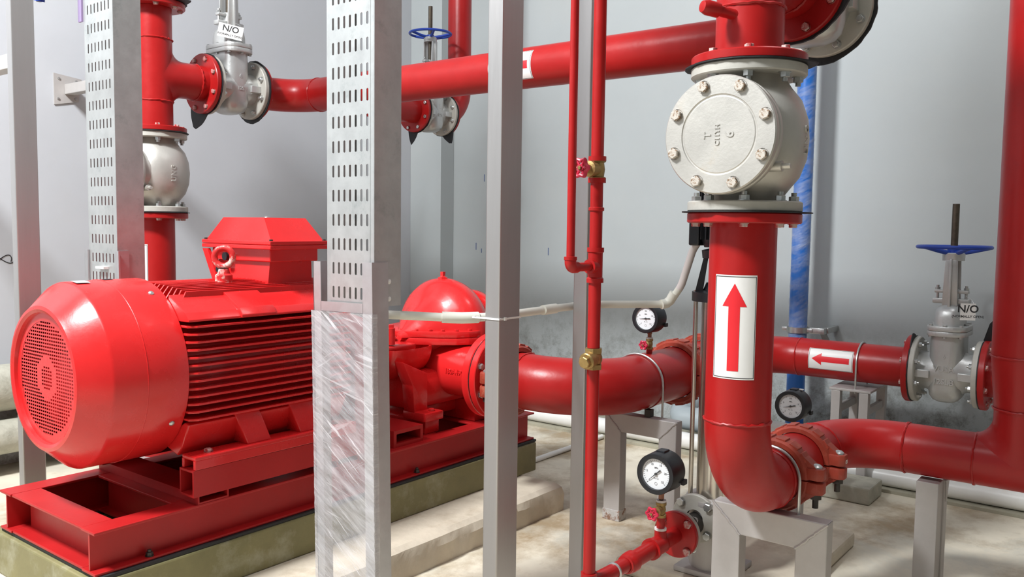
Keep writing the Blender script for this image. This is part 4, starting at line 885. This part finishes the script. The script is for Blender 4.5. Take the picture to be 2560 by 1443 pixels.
def globe_valve(c, k, label, R):
    c = Vector(c); g = thing('globe_valve', c, label, 'valve')
    obj('valve_body', MB().lathe(c, Z_, [(-0.032*k, 0.012*k), (-0.032*k, 0.0225*k), (-0.02*k, 0.0225*k), (-0.018*k, 0.018*k), (0, 0.0205*k), (0.018*k, 0.018*k), (0.02*k, 0.0225*k), (0.032*k, 0.0225*k), (0.032*k, 0.012*k)], 28), 'brass', g)
    obj('bonnet', MB().lathe(c, -X_, [(0.01*k, 0.019*k), (0.03*k, 0.018*k), (0.03*k, 0.0205*k), (0.042*k, 0.0205*k), (0.044*k, 0.012*k), (0.062*k, 0.010*k), (0.062*k, 0.005*k), (0.078*k, 0.005*k)], 24), 'brass', g)
    wheel_small(g, c+V(-0.078*k, 0, 0), -X_, R); return g
g1 = globe_valve((TX, TY, 1.340), 1.0, 'brass globe valve with crimson wheel on the thin red pipe', 0.0295)
for z in (1.312, 1.368): obj('painted_union', MB().lathe((TX, TY, z-0.006), Z_, [(0, 0.0167), (0, 0.0235), (0.012, 0.0235), (0.012, 0.0167)], 28), 'red', g1)
bc = thing('brass_check_valve', (TX, TY, 0.843), 'brass swing check valve with hex cap on thin red pipe', 'valve')
for z in (0.815, 0.858): obj('hex_end', MB().lathe((TX, TY, z), Z_, [(0, 0.012), (0, 0.0245), (0.013, 0.0245), (0.013, 0.012)], 6), 'brass', bc, 20)
obj('valve_body', MB().lathe((TX, TY, 0.828), Z_, [(0, 0.019), (0.01, 0.0235), (0.02, 0.0235), (0.03, 0.020), (0.031, 0.016)], 28), 'brass', bc)
ca = V(-1, 0, -0.18).normalized()
obj('cap', MB().lathe((TX, TY, 0.845), ca, [(0, 0.0225), (0.034, 0.0225), (0.037, 0.020), (0.037, 0)], 28).lathe(V(TX, TY, 0.845)+ca*0.037, ca, [(0, 0.0165), (0.010, 0.0165), (0.012, 0.0145), (0.012, 0)], 8), 'brass', bc, 25)
# jockey discharge line
JZ, JY = 0.226, 1.195
jl = thing('jockey_discharge_line', (2.2, JY, JZ), 'dusty red floor-level pipe with flange feeding the slim pump', 'pipe')
obj('pipe', MB().tube([(TX+0.03, TY, JZ), (2.10, JY, JZ+0.002)], 0.0212, 24), 'red', jl, 60)
obj('reducer', MB().lathe((2.085, JY, JZ+0.002), X_, [(0, 0.0215), (0.002, 0.0265), (0.012, 0.027), (0.014, 0.029), (0.03, 0.0305), (0.042, 0.031), (0.044, 0.0285), (0.05, 0.0255)], 32), 'red', jl, 50)
obj('pipe', MB().cyl((2.13, JY, JZ+0.002), (2.40, JY, JZ+0.004), 0.0245, seg=28), 'red', jl, 60)
obj('tee', MB().lathe((2.235, JY, JZ+0.003), X_, [(0, 0.0245), (0, 0.0325), (0.012, 0.0325), (0.014, 0.0285), (0.055, 0.0285), (0.07, 0.0285), (0.075, 0.0245)], 32), 'red', jl, 50)
flange(jl, (2.410, JY, JZ+0.004), -X_, 0.073, 0.018, 'red', 0.02, 4, 0.0125, 'redb', 'head', a0=PI/4)
obj('gasket', MB().cyl((2.4105, JY, JZ+0.004), (2.4135, JY, JZ+0.004), 0.070, seg=40), 'castf', jl)
obj('pipe_clip', MB().torus((2.03, JY+0.004, JZ), X_, 0.0225, 0.004, 32, 8).cyl((2.03, JY, JZ-0.026), (2.03, JY, 0.0), 0.005, seg=10).box((2.01, JY-0.03, 0.0), (2.05, JY+0.03, 0.004)), 'zinc', jl)
JX = 2.62
jp = thing('jockey_pump', (JX, JY-0.03, 0.055), 'slim vertical stainless multistage pump behind the front riser', 'pump')
flange(jp, (2.414, JY, JZ+0.004), X_, 0.073, 0.012, 'castf', 0.02, 4, 0.0125, 'zinc', 'stud', a0=PI/4)
obj('inlet_neck', MB().cyl((2.42, JY, JZ+0.004), (2.56, JY, JZ+0.004), 0.034, seg=28), 'dark', jp)
flange(jp, (2.545, JY, JZ+0.02), -X_, 0.080, 0.018, 'castf', 0.03, 4, 0.014, 'zinc', 'head', a0=PI/4)
obj('pump_base', MB().box((2.525, JY-0.12, 0.056), (2.73, JY+0.07, 0.075), 0.004).lathe((JX, JY-0.03, 0.07), Z_, [(0, 0.08), (0.05, 0.085), (0.20, 0.085), (0.22, 0.095), (0.235, 0.095), (0.24, 0.06)], 40), 'sup', jp)
obj('stage_sleeve', MB().lathe((JX, JY-0.03, 0.30), Z_, [(0, 0), (0, 0.063), (0.66, 0.063), (0.66, 0)], 44), 'steel', jp, 50)
for a in (0.6, 2.2, 3.75, 5.3): obj('tie_rod', MB().cyl((JX+0.082*math.cos(a), JY-0.03+0.082*math.sin(a), 0.28), (JX+0.082*math.cos(a), JY-0.03+0.082*math.sin(a), 0.99), 0.0065, seg=12), 'steel', jp)
obj('tie_rod', MB().cyl((JX-0.045, JY+0.04, 0.28), (JX-0.045, JY+0.04, 0.99), 0.0065, seg=12), 'steel', jp)
obj('pump_head', MB().lathe((JX, JY-0.03, 0.955), Z_, [(0, 0), (0, 0.095), (0.03, 0.095), (0.035, 0.06), (0.06, 0.05), (0.07, 0)], 40), 'black', jp)
b = MB()
for a in (0.5, 2.0, 3.6, 5.2): b.prism([(JX+0.085*math.cos(a), JY-0.03+0.085*math.sin(a), 0.985), (JX+0.06*math.cos(a), JY-0.03+0.06*math.sin(a), 0.985), (JX+0.045*math.cos(a), JY-0.03+0.045*math.sin(a), 1.10), (JX+0.06*math.cos(a), JY-0.03+0.06*math.sin(a), 1.10)], V(-math.sin(a), math.cos(a), 0)*0.025)
b.lathe((JX, JY-0.03, 1.095), Z_, [(0, 0), (0, 0.065), (0.025, 0.068), (0.03, 0.05), (0.04, 0)], 36); obj('motor_stool', b, 'black', jp, 30)
obj('pump_motor', MB().lathe((JX, JY-0.03, 1.13), Z_, [(0, 0), (0, 0.06), (0.02, 0.068), (0.24, 0.068), (0.26, 0.05), (0.26, 0)], 40), 'black', jp)
for k in range(18):
    a = 2*PI*k/18; d = V(math.cos(a), math.sin(a), 0); e = V(-math.sin(a), math.cos(a), 0); c0 = V(JX, JY-0.03, 1.155)
    obj('motor_fin', MB().prism([c0+d*0.066-e*0.0015, c0+d*0.08-e*0.0015, c0+d*0.08+e*0.0015, c0+d*0.066+e*0.0015], (0, 0, 0.2)), 'black', jp, 0)
obj('junction_box', MB().box((JX-0.055, JY+0.03, 1.135), (JX+0.035, JY+0.068, 1.215), 0.006), 'black', jp, 20)
jsu = thing('jockey_suction_line', (3.0, JY-0.02, JZ), 'red suction pipe hidden behind riser carrying the small rear gauge', 'pipe')
obj('pipe', MB().cyl((2.72, JY-0.02, JZ), (3.75, JY-0.02, JZ), 0.035, seg=24), 'red', jsu, 60); obj('pipe_foot', MB().box((3.4, JY-0.05, 0.0), (3.44, JY+0.01, 0.2), 0.003), 'sup', jsu, 20)

# ------------------------------------------------------------------ pressure gauges
def gauge(c, k, label, needle, nums, stem_to, unit='MPa', valve=None):
    # dial centre c, facing -X
    c = Vector(c); g = thing('pressure_gauge', c-V(0, 0, 0.06*k), label, 'gauge')
    T = Matrix.Translation(c) @ frame((0, 0, 0), (0, -1, 0)) @ Matrix.Rotation(PI/2, 4, 'X') @ Matrix.Scale(k, 4)   # local x right, y up, z towards viewer
    b = MB(T); b.lathe((0, 0, 0), Z_, [(-0.078, 0), (-0.078, 0.05), (-0.074, 0.058), (-0.06, 0.0635), (0.008, 0.0615), (0.0105, 0.0605), (0.011, 0.058), (0.010, 0.0475), (0.002, 0.0465), (0.0, 0.0465)], 64); cs = obj('case', b, 'black', g, 40)
    for lo_, hi_ in (((-0.014, 0.052, -0.055), (0.014, 0.0665, -0.02)), ((-0.066, -0.02, -0.07), (-0.058, 0.0, -0.05)), ((0.056, -0.036, -0.074), (0.066, -0.02, -0.05))): obj('case_lug', MB(T).box(lo_, hi_, 0.002), 'black', cs, 20)
    dl = obj('dial', MB(T).lathe((0, 0, 0.0015), Z_, [(0, 0.0465), (0, 0)], 56), 'dial', g, 0)
    b = MB(T)
    for i in range(31):
        a = math.radians(225-270*i/30); r0 = 0.039 if i % 6 else 0.0365; d = Vector((math.cos(a), math.sin(a), 0)); e = Vector((-math.sin(a), math.cos(a), 0))*(0.0004 if i % 6 else 0.0007)
        b.face([b.v(d*r0-e+Z_*0.002), b.v(d*r0+e+Z_*0.002), b.v(d*0.043+e+Z_*0.002), b.v(d*0.043-e+Z_*0.002)])
    obj('tick_marks', b, 'ink', dl, 0)
    b = MB()
    for i, t in enumerate(nums):
        a = math.radians(225-270*i/(len(nums)-1)); text_bm(b, t, 0.0085, 0.0, T @ Matrix.Translation((0.031*math.cos(a), 0.031*math.sin(a), 0.002)))
    text_bm(b, unit, 0.007, 0, T @ Matrix.Translation((0, 0.018, 0.002))); text_bm(b, 'CL 1.6', 0.006, 0, T @ Matrix.Translation((0, -0.014, 0.002)))
    obj('dial_print', b, 'ink', dl, 0)
    b = MB(T); b.torus((0, -0.030, 0.002), Z_, 0.0042, 0.0004, 20, 4); obj('dial_emblem', b, 'ink', dl, 0)
    TN = T @ Matrix.Translation((0, 0, 0.0045)) @ Matrix.Rotation(math.radians(needle), 4, 'Z'); b = MB(TN)
    b.prism([(0, 0.0016, 0), (0.030, 0.0004, 0), (0.030, -0.0004, 0), (0, -0.0016, 0)], (0, 0, 0.0008)); b.prism([(-0.004, 0.0017, 0), (-0.021, 0.0023, 0), (-0.021, -0.0023, 0), (-0.004, -0.0017, 0)], (0, 0, 0.0008)); b.lathe((0, 0, -0.003), Z_, [(0, 0.004), (0.005, 0.004), (0.005, 0)], 16); obj('needle', b, 'ink', g, 0)
    obj('glass', MB(T).lathe((0, 0, 0.0085), Z_, [(0, 0.0473), (0, 0)], 48), 'glass', g, 0)
    b = MB(T); b.lathe((0, 0.0, -0.035), -Y_, [(0.055, 0.012), (0.068, 0.012), (0.068, 0.0095), (0.085, 0.0095), (0.085, 0)], 6); obj('hex_shank', b, mat('copper_shank%d' % len(nums), (0.30, 0.14, 0.09), 0.45, 0.5, 0.15, 30), g, 20)
    return g
def gauge_valve(c, label, k=0.72):
    c = Vector(c); g = globe_valve(c, k, label, 0.0235*k/0.72)
    obj('thread_seal', MB().lathe(c+V(0, 0, 0.03*k), Z_, [(0, 0.015*k), (0, 0.021*k), (0.008, 0.021*k), (0.008, 0.01*k)], 20), 'label', g); return g
n5 = ['0', '5', '10', '15', '20', '25']; n4 = ['-1', '0', '0.5', '1.0', '1.5']
GX, GY, GZ = 2.26, 1.195, 0.455
gauge((GX, GY, GZ), 1.0, 'black pressure gauge reading zero above the dusty floor pipe', 222, n5, 0)
gauge_valve((GX+0.035, GY, GZ-0.118), 'small brass gauge valve with crimson wheel under lowest gauge')
tr = obj('riser_nipple', MB().cyl((GX+0.035, GY, JZ+0.02), (GX+0.035, GY, GZ-0.135), 0.0125).lathe((GX+0.035, GY, JZ+0.018), Z_, [(0, 0.019), (0.03, 0.018), (0.034, 0.0125)], 20), 'red', jl); obj('thread_seal', MB().lathe((GX+0.035, GY, JZ+0.048), Z_, [(0, 0.0125), (0, 0.0185), (0.006, 0.0185), (0.006, 0.0125)], 20), 'label', jl)
G1 = V(3.045, 1.675, 0.826)
gauge(G1, 0.96, 'black pressure gauge half hidden by the ivory conduit', 184, n4, 0)
gauge_valve(G1+V(0.034, 0, -0.107), 'small brass gauge valve with crimson wheel on wide discharge pipe', 0.66)
obj('riser_nipple', MB().cyl((G1.x+0.034, 1.675, DZ+0.1), (G1.x+0.034, 1.675, G1.z-0.125), 0.0125), 'red', dp)
G2 = V(3.33, 1.175, 0.492)
gauge(G2, 1.0, 'black pressure gauge with white sticker right of the arrow riser', 194, n4, 0)
obj('case_sticker', MB().box((G2.x+0.045, G2.y-0.03, G2.z+0.0605), (G2.x+0.06, G2.y+0.01, G2.z+0.064)), 'label', bpy.data.objects['pressure_gauge.002'], 0)
obj('riser_nipple', MB().cyl((G2.x+0.035, G2.y, JZ+0.03), (G2.x+0.035, G2.y, G2.z-0.08), 0.0125), 'brass', jsu)

# ------------------------------------------------------------------ tags on the gate valves
def card(c, xd, zd, w, h, label):
    T = frame(c, xd, zd) @ Matrix.Rotation(PI/2, 4, 'X'); t = thing('valve_tag', c, label, 'tag')
    b = MB(T); b.prism([(-w/2, -h/2, 0), (w/2, -h/2, 0), (w/2, h/2, 0), (-w/2, h/2, 0)], (0, 0, 0.001)); cd_ = obj('card', b, 'label', t, 0)
    b = MB(); text_bm(b, 'N/O', h*0.62, 0, T @ Matrix.Translation((0, h*0.16, 0.0014))); text_bm(b, '(NORMALLY OPEN)', h*0.20, 0, T @ Matrix.Translation((0, -h*0.28, 0.0014))); obj('print', b, 'ink', cd_, 0)
    obj('tie_wire', MB(T).tube([(w*0.40, h*0.42, 0), (w*0.3, h*0.7, -0.02), (0, h*0.9, -0.045)], 0.0012, 6), 'zinc', t)
card((2.475, 3.655, 2.107), (0.80, -0.6, -0.18), (0.1, 0, 1), 0.115, 0.066, 'white N/O card tilted on the overhead silver valve')
card((UX-0.09, VY-0.082, DZ+0.278), (0.42, -0.9, 0.0), (0, 0, 1), 0.060, 0.072, 'white N/O card hanging right of the far silver valve bonnet')

# ------------------------------------------------------------------ blue pipe
bp_ = thing('blue_pipe', (4.44, 1.535, 0.05), 'bright blue vertical pipe in clear wrap against the back wall', 'pipe')
obj('pipe', MB().cyl((4.44, 1.545, 0.05), (4.44, 1.545, 4.5), 0.046, seg=32), 'bluep', bp_, 60)
b = MB(); rr = []
for j in range(70):
    z = 0.63+j*0.035; rr.append([b.v((4.44+(0.0478+random.uniform(0, 0.003))*math.cos(2*PI*i/24), 1.545+(0.0478+random.uniform(0, 0.003))*math.sin(2*PI*i/24), z+random.uniform(-.004, .004))) for i in range(24)])
b.skin(rr); obj('clear_wrap', b, 'filmb', bp_, 80)
obj('pipe_clamp', MB().lathe((4.44, 1.545, 0.655), Z_, [(0, 0.0515), (0, 0.056), (0.03, 0.056), (0.03, 0.0515), (0, 0.0515)], 32).box((4.425, 1.59, 0.66), (4.455, 1.625, 0.68), 0.002).box((4.425, 1.465, 0.66), (4.455, 1.50, 0.68), 0.002).box((4.48, 1.40, 0.655), (4.648, 1.43, 0.685), 0.002).box((4.43, 1.405, 0.655), (4.48, 1.48, 0.685), 0.002), 'zinc', bp_, 30)
obj('wall_stay', MB().prism([(4.50, 1.43, 0.655), (4.648, 1.40, 0.52), (4.648, 1.43, 0.52), (4.54, 1.43, 0.655)], (0, 0.02, 0)), 'sup', bp_, 0)

# ------------------------------------------------------------------ floor drains
dpv = thing('drain_pipe', (4.14, 1.6, 0.05), 'long white drain pipe lying on the kerb along the back wall', 'pipe')
obj('pipe', MB().cyl((4.125, -5, 0.062), (4.125, 4.1, 0.062), 0.0435, seg=28), 'pvc', dpv, 60)
obj('socket', MB().cyl((4.125, 1.17, 0.064), (4.125, 1.29, 0.064), 0.0455, seg=28), 'pvcg', dpv)
dg = thing('grey_drain_fitting', (4.3, 2.0, 0.12), 'grey drain elbow and pale pipe below the wide discharge coupling', 'pipe')
obj('elbow', MB().tube(bend([(4.24, 1.90, 0.155), (4.24, 2.12, 0.155), (4.36, 2.12, 0.19)], 0.06, 10), 0.064, 28), 'pvcg', dg)
obj('pipe', MB().cyl((4.34, 2.12, 0.187), (4.64, 2.12, 0.28), 0.057, seg=28), 'pvc', dg); obj('socket', MB().cyl((4.29, 2.12, 0.172), (4.40, 2.12, 0.205), 0.069, seg=28), 'pvcg', dg)
obj('pipe', MB().cyl((4.24, 1.80, 0.155), (4.24, -4.9, 0.155), 0.057, seg=28), 'pvc', dg)
obj('socket', MB().cyl((4.24, 2.0, 0.155), (4.24, 1.76, 0.155), 0.0685, seg=28), 'pvcg', dg)
tag(obj('thin_drain_pipe', MB().cyl((2.95, 2.50, 0.014), (4.07, 2.50, 0.014), 0.013, seg=16), 'pvc'), 'thin white pipe lying on the floor right of the olive plinth', 'pipe')
tag(obj('skid_drain_pipe', MB().cyl((2.4, 3.6, 0.024), (4.06, 3.6, 0.024), 0.023, seg=16), 'pvc'), 'white pipe glimpsed behind the pump feet', 'pipe')
# clutter behind the motor at the left edge
dl_ = thing('wall_drain_pipe', (2.0, 4.25, 0.1), 'two dusty beige pipes low on the left wall behind the motor', 'pipe')
obj('pipe', MB().cyl((0.6, 4.33, 0.40), (2.4, 4.33, 0.40), 0.11, seg=28), 'block', dl_); obj('pipe', MB().cyl((0.6, 4.27, 0.18), (2.4, 4.27, 0.18), 0.08, seg=28), 'block', dl_)
for x in (1.2, 1.95): obj('saddle_block', MB().box((x, 4.10, 0), (x+0.16, 4.18, 0.36), 0.006), 'block', dl_, 20)
tag(obj('timber_plank', MB().box((-0.03, -0.012, -0.02), (0.03, 0.012, 0.75), 0.002) if False else MB(Matrix.Translation((1.12, 3.02, 0.107)) @ Matrix.Rotation(-0.06, 4, 'Y')).box((-0.03, -0.012, 0.004), (0.03, 0.012, 0.75), 0.002), 'wood', None, 20), 'weathered timber plank standing behind the skid at left edge', 'plank')
